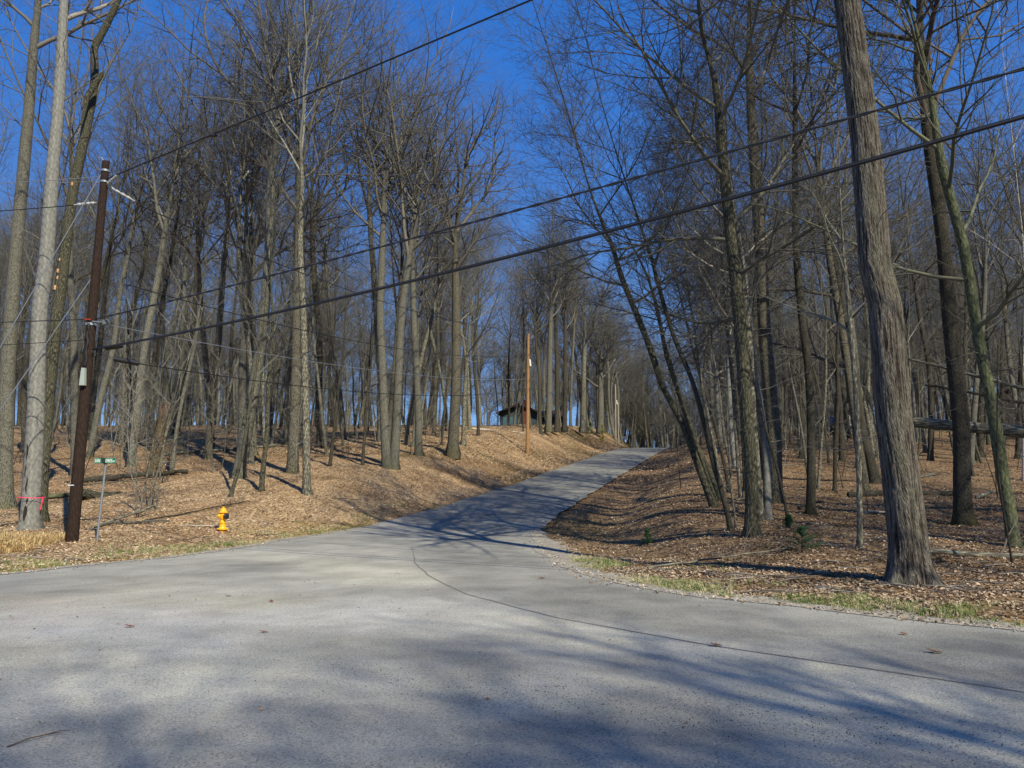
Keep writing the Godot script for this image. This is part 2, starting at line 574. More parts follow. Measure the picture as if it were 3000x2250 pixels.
func grow(b: Builder, p: Vector3, dir: Vector3, length: float, r: float, lvl: int, s: Dictionary) -> void:
	var n: int = [8, 4, 2][lvl]
	var wig: float = s.wig * [0.16, 0.2, 0.22][lvl]
	var up: float = s.up[lvl]
	var pts := PackedVector3Array()
	var rad := PackedFloat32Array()
	var d := dir
	var q := p
	var step := length / n
	var dirs := PackedVector3Array()
	for i in n:
		pts.append(q)
		rad.append(maxf(r * (1.0 - 0.8 * i / n), 0.003))
		dirs.append(d)
		d = (d + jitter(wig) + Vector3.UP * up).normalized()
		q += d * step
	pts.append(q)
	rad.append(0.0)
	dirs.append(d)
	var tone := rng.randf_range(0.8, 1.2)
	var col: Color = (s.limb if lvl == 0 else s.limb.lerp(s.twig, 0.4 * lvl)) * tone
	b.stick(pts, rad, [6, 4, 3][lvl], col)
	var cnt := maxi(2, int(round(s.sub[lvl] * clampf(length / s.ref[lvl], 0.35, 1.5))))
	var roll := rng.randf() * TAU
	for k in cnt:
		var f := lerpf(0.16, 1.0, (k + rng.randf()) / cnt)
		var g := f * n
		var i := mini(int(g), n - 1)
		var at := pts[i].lerp(pts[i + 1], g - i)
		var t := dirs[i]
		var u := t.cross(Vector3(0.21, 0.94, 0.27)).normalized()
		var w := t.cross(u)
		roll += 2.4 + rng.randf_range(-0.5, 0.5)
		var side := u * cos(roll) + w * sin(roll)
		side.y *= s.flat
		var ang: float = rng.randf_range(0.5, 0.95) * s.spread
		var cd := (t * cos(ang) + side.normalized() * sin(ang)).normalized()
		var cl := length * lerpf(0.58, 0.26, f) * rng.randf_range(0.65, 1.2)
		if lvl == 2:
			b.spike(at, at + (cd + Vector3.UP * 0.12).normalized() * maxf(cl, 0.12), s.get("fine", 0.0027), s.twig * tone)
		else:
			var rr: float = lerpf(rad[i], rad[i + 1], g - i) * 0.62
			grow(b, at, cd, cl, maxf(rr, 0.008 if lvl == 0 else 0.0045), lvl + 1, s)

func sample(path: PackedVector3Array, h: float) -> Vector3:   # the point of a trunk at that height
	var n := path.size()
	for i in range(1, n):
		if path[i].y >= h or i == n - 1:
			var f := clampf((h - path[i - 1].y) / maxf(path[i].y - path[i - 1].y, 0.01), 0.0, 1.0)
			return path[i - 1].lerp(path[i], f)
	return path[0]

# style: how high the limbs begin, their angle from the vertical below and above, their length as a share of the height
const STYLE := {
	"vase": {"clear": 0.43, "low": 0.95, "high": 0.45, "len": 0.25, "up": [0.06, 0.06, 0.05], "flat": 1.0, "lean": 0.0, "twiggy": 3},
	"high": {"clear": 0.46, "low": 1.05, "high": 0.5, "len": 0.30, "up": [0.06, 0.06, 0.05], "flat": 1.0, "lean": 0.0, "twiggy": 4},
	"wide": {"clear": 0.22, "low": 1.30, "high": 0.6, "len": 0.33, "up": [0.035, 0.03, 0.03], "flat": 0.55, "lean": -0.35, "twiggy": 14},
	"lean": {"clear": 0.34, "low": 1.20, "high": 0.5, "len": 0.27, "up": [0.05, 0.035, 0.03], "flat": 0.6, "lean": -0.3, "twiggy": 8},
	"slim": {"clear": 0.30, "low": 0.9, "high": 0.4, "len": 0.22, "up": [0.05, 0.05, 0.04], "flat": 0.8, "lean": 0.0, "twiggy": 10},
	"arch": {"clear": 0.30, "low": 1.1, "high": 0.55, "len": 0.44, "up": [0.06, 0.05, 0.05], "flat": 0.8, "lean": 0.0, "twiggy": 4},
	"fork": {"clear": 0.55, "low": 0.9, "high": 0.4, "len": 0.32, "up": [0.06, 0.06, 0.05], "flat": 0.9, "lean": -0.1, "twiggy": 10},
	"bole": {"clear": 0.66, "low": 0.9, "high": 0.5, "len": 0.20, "up": [0.06, 0.05, 0.05], "flat": 1.0, "lean": 0.0, "twiggy": 9},
	"sparse": {"clear": 0.8, "low": 1.1, "high": 0.6, "len": 0.12, "up": [0.04, 0.04, 0.04], "flat": 1.0, "lean": 0.0, "twiggy": 2},
	"bare": {"clear": 0.5, "low": 1.1, "high": 0.6, "len": 0.2, "up": [0.03, 0.03, 0.03], "flat": 1.0, "lean": 0.0, "twiggy": 0},
	"sapling": {"clear": 0.18, "low": 1.15, "high": 0.6, "len": 0.30, "up": [0.02, 0.02, 0.02], "flat": 0.5, "lean": 0.0, "twiggy": 0},
}
const LIMB := {"oak": Color(.142, .128, .104), "grey": Color(.148, .139, .116), "dark": Color(.095, .087, .071), "moss": Color(.135, .13, .098), "green": Color(.135, .14, .097), "beech": Color(.26, .24, .20), "lichen": Color(.21, .203, .168), "birch": Color(.40, .37, .33), "mossfoot": Color(.10, .085, .07)}

const GRAIN := {"beech": 1.5, "birch": 1.2, "green": 1.0, "moss": 0.8, "lichen": 0.7}

func thickness(r0: float, h: float, top: float, clear: float) -> float:   # trunks thin quickly once they part into limbs
	var f := clampf(h / top, 0.0, 1.0)
	return maxf(r0 * pow(1.0 - f, 0.47) * (1.0 - 0.62 * smoothstep(maxf(clear, 0.40), maxf(clear, 0.40) + 0.22, f)), 0.012)

func trunk_shape(path: PackedVector3Array, r0: float, top: float, kind: String, sides: int, clear := 0.4) -> Builder:
	var b := Builder.new()
	# a smooth line through the points
	var line := PackedVector3Array()
	var n := path.size()
	for i in n - 1:
		var a := path[maxi(i - 1, 0)]
		var d := path[mini(i + 2, n - 1)]
		var parts := maxi(2, int(path[i].distance_to(path[i + 1]) / 0.9))
		for k in parts:
			line.append(path[i].cubic_interpolate(path[i + 1], a, d, float(k) / parts))
	line.append(path[n - 1])
	# finer rings where the roots flare out
	var foot := PackedVector3Array()
	for h in [-0.45, -0.15, 0.0, 0.1, 0.22, 0.36, 0.55, 0.8]:
		var p := sample(line, maxf(h, 0.0))
		foot.append(Vector3(p.x, h, p.z))
	for p in line:
		if p.y > 1.0:
			foot.append(p)
	var circ := TAU * r0
	var urep := maxf(1.0, round(circ / 0.55))
	var m := foot.size()
	var t := Vector3.UP
	var lobes := rng.randi_range(3, 5)
	var ph := rng.randf() * TAU
	var along := 0.0
	var mossy := kind == "mossfoot" or kind == "oak" or kind == "grey"
	for i in m:
		var h := foot[i].y
		t = (foot[mini(i + 1, m - 1)] - foot[maxi(i - 1, 0)]).normalized()
		var u := (Vector3.RIGHT - t * t.x).normalized()
		var w := t.cross(u)
		if i:
			along += foot[i].distance_to(foot[i - 1])
		var r := thickness(r0, h, top, clear)
		var flare := exp(-maxf(h, 0.0) / (0.9 * r0 + 0.06))
		for j in sides + 1:
			var a := TAU * j / sides
			var o := u * cos(a) + w * sin(a)
			var rr := r * (1.0 + flare * (0.38 + 0.30 * sin(a * lobes + ph)) + 0.035 * sin(a * 2.0 + h * 0.9 + ph) + 0.02 * sin(a * 5.0 - h * 1.7))
			b.v.append(foot[i] + o * rr)
			b.n.append(o)
			var c := Color.WHITE
			if kind == "mossfoot":
				c = c.lerp(Color(4.6, 4.7, .6), clampf(1.15 * exp(-maxf(h, 0.0) / 0.34) * (0.75 + 0.4 * sin(a * 3.0 + ph)), 0.0, 0.95))
			elif mossy:
				c = c.lerp(Color(.75, .82, .45), exp(-maxf(h, 0.0) / 0.25) * 0.5)
			b.c.append(c)
			b.uv.append(Vector2(urep * j / sides, along * GRAIN.get(kind, 0.42)))
			if i and j < sides:
				var q := (i - 1) * (sides + 1) + j
				for k in [q, q + sides + 1, q + sides + 2, q, q + sides + 2, q + 1]:
					b.idx.append(k)
	return b

func crown_shape(path: PackedVector3Array, r0: float, top: float, style: String, limbs: int, kind: String, richness := 1.0, heavy := 0.12) -> Builder:
	var b := Builder.new()
	var st: Dictionary = STYLE[style]
	var s := {"wig": 1.0, "up": st.up, "flat": st.flat, "spread": 1.0, "limb": LIMB[kind], "twig": Color(.105, .101, .087), "sub": [11.0 * richness, 8.0, 5.0], "ref": [0.2 * top, 0.09 * top, 0.035 * top]}
	if style == "sapling":
		s.sub = [5.0, 3.0, 2.0]
		s.fine = 0.0025
	var azim := rng.randf() * TAU
	# forest trees part into a few steep stems of like thickness
	var stems := rng.randi_range(3, 4) if style in ["vase", "fork"] else 2 if style == "high" else 0
	for k in stems:
		var h: float = (st.clear + rng.randf_range(0.0, 0.22)) * top
		var p := sample(path, h)
		azim += TAU / stems + rng.randf_range(-0.5, 0.5)
		var tilt := rng.randf_range(0.26, 0.60)
		var dir := Vector3(cos(azim) * sin(tilt), cos(tilt), sin(azim) * sin(tilt))
		var more := {}
		more.merge(s)
		more.sub = [s.sub[0] * 1.1, s.sub[1] * 0.85, s.sub[2]]
		more.spread = 1.15
		more.wig = 1.5
		grow(b, p, dir, (top - h) * rng.randf_range(0.85, 1.08), clampf(thickness(r0, h, top, 0.9) * rng.randf_range(0.45, 0.62), 0.03, 0.17), 0, more)
	if stems > 2:
		limbs = int(limbs * 0.55)
	heavy = minf(heavy, maxf(r0 * 0.36, 0.03))
	for k in limbs:
		var f := (k + rng.randf_range(0.1, 0.9)) / limbs
		var h: float = lerpf(st.clear, 0.985, pow(f, 0.9)) * top
		var p := sample(path, h)
		var r := thickness(r0, h, top, st.clear)
		azim += 2.4 + rng.randf_range(-0.7, 0.7)
		var tilt: float = lerpf(st.low, st.high, f) * rng.randf_range(0.8, 1.15)
		var dir := Vector3(cos(azim) * sin(tilt), cos(tilt), sin(azim) * sin(tilt))
		dir = (dir + Vector3(st.lean, 0, 0.1 * st.lean)).normalized()
		var length: float = st.len * top * lerpf(1.0, 0.42, f) * rng.randf_range(0.75, 1.2)
		grow(b, p, dir, length, clampf(r * rng.randf_range(0.48, 0.80), 0.014, heavy), 0, s)
	# short twiggy sprays on the lower trunk
	s.sub = [6.0, 4.0, 3.0]
	for k in st.twiggy:
		var h: float = rng.randf_range(0.1, st.clear + 0.1) * top
		var a := rng.randf() * TAU
		var dir := Vector3(cos(a), rng.randf_range(-0.15, 0.45), sin(a)).normalized()
		grow(b, sample(path, h), dir, rng.randf_range(0.9, 2.6) * clampf(top / 20.0, 0.4, 1.0), 0.012, 1, s)
	return b

func straight_path(top: float, bend: float) -> PackedVector3Array:
	var path := PackedVector3Array()
	var lean := Vector3(rng.randf_range(-1, 1), 0, rng.randf_range(-1, 1)) * bend
	var p := Vector3.ZERO
	var parts := 8
	for i in parts + 1:
		path.append(p)
		lean += Vector3(rng.randf_range(-1, 1), 0, rng.randf_range(-1, 1)) * bend * 0.9
		lean *= 0.8
		p += Vector3(0, top / parts, 0) + lean * top / parts
	return path

func model_tree(called: String, kind: String, r0: float, top: float, style: String, limbs: int, bend: float, sides := 10, heavy := 0.10) -> Node3D:
	var o := base(called)
	var path := straight_path(top, bend)
	o.set_meta("look", {"grey": "grey", "oak": "furrowed", "dark": "dark", "lichen": "pale", "beech": "light grey", "moss": "greenish"}[kind])
	put(trunk_shape(path, r0, top, kind, sides, STYLE[style].clear), "trunk", M[kind], o)
	put(crown_shape(path, r0, top, style, limbs, kind, 0.78 if heavy < 0.15 else 0.9, heavy), "crown", M.limb, o)
	return o

func known_tree(a: Array) -> Node3D:
	var called := "tree" if a[7] > 13.0 else "young_tree"
	var o := base(called, Vector3(a[3], a[5], -a[4]))
	var top: float = a[7]
	var path := PackedVector3Array([Vector3.ZERO])
	var z := 0.0
	var drift := rng.randf_range(-0.03, 0.03)
	var pts: Array = a[6]
	for i in pts.size() / 2:
		z += drift * (pts[2 * i + 1] - path[-1].y) + rng.randf_range(-0.03, 0.03)
		path.append(Vector3(pts[2 * i], pts[2 * i + 1], z))
	var d := (path[-1] - path[-2]).normalized()
	while path[-1].y < top - 0.2:
		d = (d + Vector3(0, 0.12, 0) + Vector3(rng.randf_range(-1, 1), 0, rng.randf_range(-1, 1)) * 0.09).normalized()
		path.append(path[-1] + d * minf(2.0, (top - path[-1].y) / maxf(d.y, 0.3)))
	var kind: String = a[1]
	if a[9] < 0:
		return o
	if a[2] > 0.34 and kind == "oak":
		put(furrowed_trunk(path, a[2], top), "trunk", M.furrows, o)
	else:
		put(trunk_shape(path, a[2], top, kind, 16 if a[2] > 0.12 else 10, STYLE[a[8]].clear), "trunk", M[kind], o)
	if String(a[0]).begins_with("pale smooth grey trunk with pink"):
		for k in [[0.10, 0.25, 0.5, 0.05], [-0.03, 0.1, 0.42, 0.03], [0.09, 1.05, 0.55, 0.03], [0.03, 1.5, 0.5, 0.022], [0.05, 2.1, 0.5, 0.028], [0.14, 0.75, 0.22, 0.025], [-0.1, 3.3, 0.3, 0.012]]:
			var w := Builder.new()
			var line := PackedVector3Array()
			var rad := PackedFloat32Array()
			for i in 6:
				var hh: float = k[1] + k[2] * i / 5.0
				var mid := sample(path, hh)
				var rr := thickness(a[2], hh, top, 0.5) * (1.0 + 0.38 * exp(-hh / 0.34))
				var xx: float = k[0] - 0.10 + 0.015 * sin(hh * 14.0)
				line.append(Vector3(mid.x + xx, hh, mid.z + sqrt(maxf(rr * rr - xx * xx, 0.0)) * 0.985))
				rad.append(k[3] * sin(PI * (i + 0.4) / 5.8))
			w.stick(line, rad, 6, Color(.03, .026, .022))
			put(w, "bark_split", M.limb, o)
	if String(a[0]).begins_with("mottled tree"):
		var w := Builder.new()
		w.tube(PackedVector3Array([Vector3(0.39, 13.7, -0.02), Vector3(0.52, 14.7, 0.0), Vector3(0.82, 15.25, 0.03), Vector3(0.98, 15.55, 0.03), Vector3(1.04, 15.68, 0.03)]), PackedFloat32Array([0.03, 0.10, 0.10, 0.085, 0.01]), 10, Color.WHITE, Color(1.3, 1.25, 1.2), 1.0, 0.8)
		put(w, "broken_stub", M.moss, o)
		for k in [[-0.06, 8.85, 0.035], [-0.07, 8.45, 0.05], [-0.05, 8.2, 0.04], [-0.09, 7.85, 0.06], [0.02, 11.6, 0.05]]:
			w = Builder.new()
			var mid := sample(path, k[1])
			var rr := thickness(a[2], k[1], top, 0.8)
			var z0: float = mid.z + sqrt(maxf(rr * rr - k[0] * k[0], 0.0))
			w.stick(PackedVector3Array([Vector3(mid.x + k[0], k[1] - k[2] * 1.6, z0 - 0.03), Vector3(mid.x + k[0], k[1] - k[2], z0), Vector3(mid.x + k[0] + 0.01, k[1] + k[2], z0), Vector3(mid.x + k[0], k[1] + k[2] * 1.8, z0 - 0.03)]), PackedFloat32Array([0.01, k[2] * 0.8, k[2] * 0.7, 0.0]), 7, Color(.55, .30, .14))
			put(w, "bark_wound", M.limb, o)
	if a[9] > 0:
		put(crown_shape(path, a[2], top, a[8], a[9], kind, 1.35 if a[8] in ["wide", "lean"] else 1.2), "crown", M.limb, o)
	var what := "tree" if called == "tree" else "young tree"
	tag(o, a[0], what, "tall bare trees of the wood" if called == "tree" else "young trees and saplings of the wood")
	return o

# the great oak beside the road: every furrow of its bark is cut into the mesh
func furrowed_trunk(path: PackedVector3Array, r0: float, top: float) -> Builder:
	var b := Builder.new()
	var f := FastNoiseLite.new()
	f.seed = 77
	f.frequency = 1.0
	f.fractal_type = FastNoiseLite.FRACTAL_RIDGED
	f.fractal_octaves = 3
	f.fractal_gain = 0.45
	var sides := 120
	var rows := PackedFloat32Array()
	var h := -0.5
	while h < top * 0.97:
		rows.append(h)
		h += 0.045 if h < 12.0 else 0.5
	var ph := 0.6
	for i in rows.size():
		h = rows[i]
		var p := sample(path, maxf(h, 0.0))
		p.y = h
		var r := r0 * pow(1.0 - maxf(h, 0.0) / top, 0.62)
		var flare := exp(-maxf(h + 0.05, 0.0) / 0.30)
		for j in sides + 1:
			var a := TAU * (j % sides) / sides
			var o := Vector3(cos(a), 0, -sin(a))
			var big := 0.94 + flare * (0.16 + 0.42 * pow(maxf(0.0, sin(a * 2.5 + ph)), 2.0) + 0.40 * pow(maxf(0.0, sin(a * 3.5 + 2.0)), 2.0)) + 0.02 * sin(a * 3.0 + h * 0.5)
			var e := f.get_noise_3d(o.x * 4.6 + 0.10 * sin(h * 2.3), h * 1.0, o.z * 4.6)
			e = clampf(e * 0.5 + 0.5, 0.0, 1.0)
			var fine := f.get_noise_3d(o.x * 9.0, h * 3.5, o.z * 9.0 + 40.0)
			var cut := -0.034 * pow(1.0 - e, 1.5) + 0.006 * fine
			b.v.append(p + o * (r * big + cut * clampf(r / 0.2, 0.3, 1.0)))
			b.uv.append(Vector2(4.0 * j / sides, h * 0.42))
			var c := Color(.07, .056, .05).lerp(Color(.36, .33, .28), smoothstep(0.4, 0.92, e)) * (1.0 + 0.18 * fine)
			c = c.lerp(Color(.27, .275, .19), clampf(patches.get_noise_3d(o.x * 9.0, h * 6.0, o.z * 9.0), 0.0, 0.5))
			b.c.append(c)
	var w := sides + 1
	for i in rows.size():
		for j in w:
			var up: Vector3 = b.v[mini(i + 1, rows.size() - 1) * w + j] - b.v[maxi(i - 1, 0) * w + j]
			var ac: Vector3 = b.v[i * w + (j + 1) % sides] - b.v[i * w + (j - 1 + sides) % sides]
			b.n.append(ac.cross(up).normalized())
	for i in rows.size() - 1:
		for j in sides:
			var q := i * w + j
			for k in [q, q + w, q + w + 1, q, q + w + 1, q + 1]:
				b.idx.append(k)
	return b

const KNOWN := [
	["massive oak with deeply furrowed brown bark standing alone by the right road edge","oak",0.345,6.93,14.15,0.08,[-0.02,0.72,-0.15,2.77,-0.20,4.91,-0.34,5.65,-0.39,8.04,-0.56,10.54,-0.69,12.13],25.0,"high",14],
	["pale smooth grey trunk with pink tape around it, left of the utility pole","beech",0.269,-14.76,24.75,0.58,[-0.09,3.45,-0.21,6.94,-0.13,8.24,-0.14,11.70,-0.11,13.13,-0.13,15.52,-0.19,17.53],24.0,"bole",9],
	["mottled tree with a broken stub and orange bark wounds behind the pink-taped trunk","moss",0.227,-15.50,26.40,0.78,[-0.07,4.19,-0.04,7.14,0.00,8.82,0.10,11.48,0.31,13.36,0.47,15.59,0.34,16.83,0.52,17.36,0.94,18.43],24.0,"sparse",4],
	["thick grey speckled trunk rising at the left edge of the picture","grey",0.287,-18.55,29.40,1.18,[-0.24,5.04,-0.26,9.33,-0.19,14.17,-0.16,18.44,-0.12,20.03],26.0,"bole",10],
	["slim pale trunk with lichen patches at the foot of the leafy slope","lichen",0.164,-8.55,33.50,1.70,[-0.15,3.19,-0.42,7.92,-0.65,10.79,-0.64,13.42,-0.90,16.66],26.0,"vase",17],
	["stout furrowed grey trunk just left of the slim pale lichen trunk","oak",0.271,-10.73,39.10,2.65,[-0.01,3.25,-0.11,8.30,-0.23,12.75,-0.41,16.48,-0.73,19.79],28.0,"vase",15],
	["dark trunk, left one of a close pair halfway up the left slope","grey",0.229,-15.72,46.45,3.79,[-0.19,5.12,-0.25,8.93,-0.40,15.09,-1.05,21.05],26.0,"vase",12],
	["dark trunk, right one of a close pair halfway up the left slope","grey",0.246,-15.32,47.20,3.90,[-0.31,5.12,-0.57,8.99,-0.67,16.15,-0.67,21.31],25.0,"vase",12],
	["thin crooked green-grey young tree left of the stout furrowed trunk","moss",0.106,-10.46,33.50,1.79,[0.05,1.15,0.14,2.51,0.12,4.48,0.21,7.09,-0.01,9.96,0.18,12.69],15.0,"slim",11],
	["thin dark leaning young tree right of the slim pale lichen trunk","dark",0.096,-9.47,41.55,3.03,[0.18,1.92,0.32,3.88,0.54,6.10,0.60,9.12],11.0,"slim",10],
	["thin dark young tree left of the twin-trunked tree","dark",0.086,-7.92,42.35,3.15,[0.11,2.61,0.24,6.12,0.34,9.20],11.0,"slim",9],
	["left trunk of the twin-trunked tree on the leafy slope","grey",0.240,-6.49,41.55,2.98,[-0.16,1.97,-0.40,6.15,-0.53,8.56,-0.47,12.25,-0.45,17.25,-0.43,19.95],26.0,"vase",14],
	["right trunk of the twin-trunked tree, leaning up to the right","grey",0.242,-6.20,41.85,2.99,[0.12,2.23,0.19,5.19,0.32,8.62,0.65,11.29,1.09,14.70,1.56,17.37],24.0,"vase",14],
	["middling grey trunk with a thin companion, right of the twin-trunked tree","grey",0.223,-5.62,48.00,4.03,[-0.07,2.85,-0.30,6.27,-0.49,9.06,-0.62,13.32,-0.55,17.56],23.0,"vase",11],
	["straight grey trunk with flared roots where the cleared bank begins","oak",0.337,-3.75,50.45,4.30,[0.14,3.44,0.17,6.44,0.14,9.37,0.05,13.22,0.19,17.66],24.0,"vase",15],
	["slender young tree just right of the straight flared-root trunk","lichen",0.150,-3.50,57.35,5.46,[0.07,3.46,0.31,7.22,0.56,10.70,1.05,14.23],16.0,"arch",12],
	["dark trunk on the bank top, leftmost of the row behind the wooden pole","grey",0.308,3.75,81.40,8.46,[0.13,5.95,0.26,10.84,0.46,17.82],24.0,"vase",12],
	["dark slim trunk close right of the row leader on the bank top","dark",0.268,4.73,83.65,8.65,[0.05,6.12,-0.06,11.14,-0.11,18.31],23.0,"vase",11],
	["straight dark trunk in the middle of the bank-top row","dark",0.252,5.74,86.45,8.88,[0.11,6.32,0.16,11.51,0.28,18.92],23.0,"vase",11],
	["light grey trunk at the right of the bank-top row","lichen",0.326,8.31,93.25,9.35,[0.20,6.92,0.38,12.52,0.42,20.52],22.0,"vase",11],
	["broad crowned tree at the right end of the bank top near the distant thin poles","grey",0.418,11.40,102.50,10.00,[0.12,4.09,0.12,7.73,0.36,11.41],17.0,"arch",16],
	["greenish stem leaning left over the ditch, leftmost of the leaning clump","moss",0.123,6.73,26.85,1.16,[-0.61,1.76,-1.02,2.92,-1.59,4.02,-1.99,5.30,-2.51,6.71,-2.97,7.91,-3.25,8.91,-3.88,10.59,-4.36,12.30],19.0,"lean",21],
	["second stem of the leaning clump, curving up behind the leftmost stem","moss",0.094,7.68,29.80,1.50,[-0.45,1.30,-0.86,2.16,-1.33,3.73,-1.81,5.32,-2.07,6.94,-2.44,8.40,-3.04,9.69],17.0,"lean",17],
	["dark straight stem leaning left, rightmost of the leaning clump","dark",0.077,6.06,22.40,0.64,[-0.18,0.96,-0.38,1.67,-0.60,2.76,-0.83,3.82,-1.08,4.61,-1.35,5.29,-1.65,6.32,-1.98,7.75,-2.35,9.01],17.0,"lean",18],
	["very thin upright sapling at the foot of the leaning clump","lichen",0.032,6.25,22.55,0.69,[-0.09,1.04,-0.13,2.34,-0.15,3.66,-0.20,5.00],8.0,"slim",8],
	["dark mossy trunk in front of the broad furrowed trunk, leaning slightly left","moss",0.180,6.22,20.95,0.53,[0.02,1.55,-0.03,3.17,-0.10,5.00,-0.19,6.62,-0.34,8.64,-0.48,10.87,-0.59,12.55,-0.90,13.91,-0.98,15.05],23.0,"wide",21],
	["rotting bark-shedding trunk, left of two behind the dark mossy trunk","lichen",0.131,7.39,24.10,0.92,[-0.03,1.65,-0.07,3.33,-0.07,5.34,-0.19,7.39,-0.33,9.49],17.0,"lean",16],
	["smooth light trunk, right of two behind the dark mossy trunk","beech",0.125,7.66,24.20,0.93,[0.05,1.64,-0.03,3.05,-0.20,4.48,-0.27,6.23,-0.46,8.61,-0.68,10.44],19.0,"wide",18],
	["broad furrowed trunk with a torn reddish base that forks high up","oak",0.262,9.31,28.45,1.36,[0.04,2.04,0.00,3.28,-0.15,5.86,-0.19,8.86,-0.28,11.72,-0.34,14.47,-0.35,16.67,-0.25,19.22],26.0,"fork",20],
	["thin pole-like dead stem propped against the broad furrowed trunk","dark",0.045,7.66,22.40,0.75,[-0.12,0.98,-0.36,2.01,-0.67,3.31,-0.86,4.38],6.5,"bare",0],
	["medium dark trunk with bright moss on its foot, right of the furrowed trunk","mossfoot",0.137,9.29,25.10,1.02,[0.10,1.59,0.17,3.27,0.15,4.83,0.07,5.54,-0.07,8.25,-0.02,10.39,0.10,12.86,0.16,14.79],24.0,"high",12],
	["thin light-footed tree just left of the massive oak","lichen",0.069,7.97,18.60,0.39,[0.06,1.31,0.10,3.04,0.07,4.58,-0.00,6.39,-0.04,7.77],14.0,"slim",12],
	["black leaning trunk behind the massive oak's left side","dark",0.236,16.06,35.50,2.11,[-0.23,1.33,-0.49,2.46,-0.68,5.08,-0.84,6.97,-1.11,9.38,-1.34,11.33,-1.61,13.82,-2.17,15.64],22.0,"wide",12],
	["shaded trunk far back between the furrowed trunk and the moss-footed one","dark",0.217,18.15,49.95,3.86,[0.22,3.23,0.34,8.59,0.32,12.88],23.0,"high",9],
	["dark rough trunk with mossy roots right of the massive oak","mossfoot",0.243,12.79,22.90,0.80,[0.06,1.32,0.13,2.82,0.03,5.70,-0.01,8.13,-0.13,10.04,-0.23,12.00,-0.25,14.22,-0.25,16.08],25.0,"high",12],
	["green-stained smooth trunk leaning left near the right edge","green",0.144,11.60,18.75,0.41,[-0.01,0.77,-0.07,1.47,-0.17,3.04,-0.31,4.26,-0.41,5.65,-0.54,7.34,-0.87,9.29,-0.98,11.19,-1.15,12.57,-1.33,13.70],22.0,"wide",18],
	["thin sapling leaning across the foot of the green-stained trunk","dark",0.024,10.21,16.60,0.24,[-0.08,0.71,-0.16,1.65,-0.15,2.61],4.5,"bare",3],
	["pale beech trunk standing back behind the leaning clump","beech",0.161,11.97,42.75,2.95,[-0.15,1.35,-0.23,3.75,-0.18,6.40,-0.19,9.50],18.0,"wide",12],
	["thin birch-like whitish stem rising near the right edge","birch",0.084,23.36,36.60,2.23,[0.37,5.13,0.79,10.06,0.77,14.14,0.62,18.88,0.46,23.78],22.0,"slim",9],
	["thin green stem of the leaning clump, between its leftmost and second stems","moss",0.066,7.24,28.50,1.36,[-0.45,1.38,-0.96,3.04,-1.44,4.73,-1.93,6.61,-2.26,8.53],14.0,"slim",10],
	["slender pale stem of the leaning clump, rising steeper than its neighbours","lichen",0.066,7.65,28.90,1.41,[-0.22,1.35,-0.49,3.03,-0.74,4.74,-0.89,6.65,-1.16,8.95],15.0,"slim",11],
	["slender dark stem of the leaning clump, farther back with a slight curve","dark",0.074,8.69,32.15,1.75,[-0.22,1.51,-0.62,3.39,-1.21,5.68,-1.62,7.82,-2.22,10.40],15.0,"slim",11],
	["slim upright tree close behind the leaning clump","lichen",0.076,8.39,29.50,1.47,[-0.06,2.00,-0.10,4.07,-0.23,6.54,-0.31,9.07,-0.33,11.47],17.0,"slim",12],
	["dark slim tree between the leaning clump and the dark mossy trunk","dark",0.094,9.45,32.55,1.79,[-0.02,2.25,-0.08,4.54,-0.27,7.68,-0.54,10.89],18.0,"high",11],
]

func place(model: Node3D, x: float, d: float, size: float, label: String, category: String, group: String) -> Node3D:
	var first := not model.has_meta("label")
	var o: Node3D = model if first else model.duplicate()
	if not first:
		o.name = numbered(String(model.name).rstrip("0123456789").trim_suffix("_"))
		add_child(o)
	o.position = on_land(x, d)
	o.rotation = Vector3(rng.randf_range(-0.035, 0.035), rng.randf() * TAU, rng.randf_range(-0.035, 0.035))
	var fat := rng.randf_range(0.85, 1.12)
	o.scale = Vector3(size * fat, size, size * fat)
	return tag(o, label, category, group)

const MARKS := [[-.596, "pink-taped trunk", 24.7], [-.543, "dark utility pole", 22.6], [-.512, "street sign", 22.9], [-.333, "close dark pair", 46.8], [-.274, "stout furrowed trunk", 39.0], [-.255, "slim lichen trunk", 33.5], [-.358, "fire hydrant", 26.3], [-.153, "twin-trunked tree", 41.6], [-.074, "flared-root trunk", 50.5], [.019, "light brown pole", 64.0], [.06, "bank-top tree row", 83.0], [.111, "broad crowned tree", 102.0], [.13, "distant thin poles", 107.0], [.25, "leaning stem clump", 26.9], [.297, "dark mossy trunk", 21.0], [.327, "broad furrowed trunk", 28.5], [.37, "moss-footed trunk", 25.1], [.428, "thin light-footed tree", 18.6], [.49, "massive oak", 14.1], [.558, "dark rough trunk", 22.9], [.619, "green-stained trunk", 18.7]]

func by_landmark(x: float, d: float) -> String:
	var bear := x / d
	if d < 5.0 or absf(bear) > 0.66:
		return "beyond the %s edge of the picture, %s" % ["left" if x < 0.0 else "right", "near the road" if d < 35.0 else "on the slope" if d < 62.0 else "far back"]
	var best: Array = MARKS[0]
	for m in MARKS:
		if absf(m[0] - bear) < absf(best[0] - bear):
			best = m
	var off: float = bear - best[0]
	var side := "right in line with" if absf(off) < 0.006 else ("close left of" if off < 0.0 else "close right of") if absf(off) < 0.02 else ("left of" if off < 0.0 else "right of")
	var gap: float = d - best[2]
	var deep := "in front, " if gap < -2.0 else "level, " if gap < 5.0 else "a little behind, " if gap < 18.0 else "well behind, " if gap < 38.0 else "far behind, "
	return deep + side + " the " + best[1]

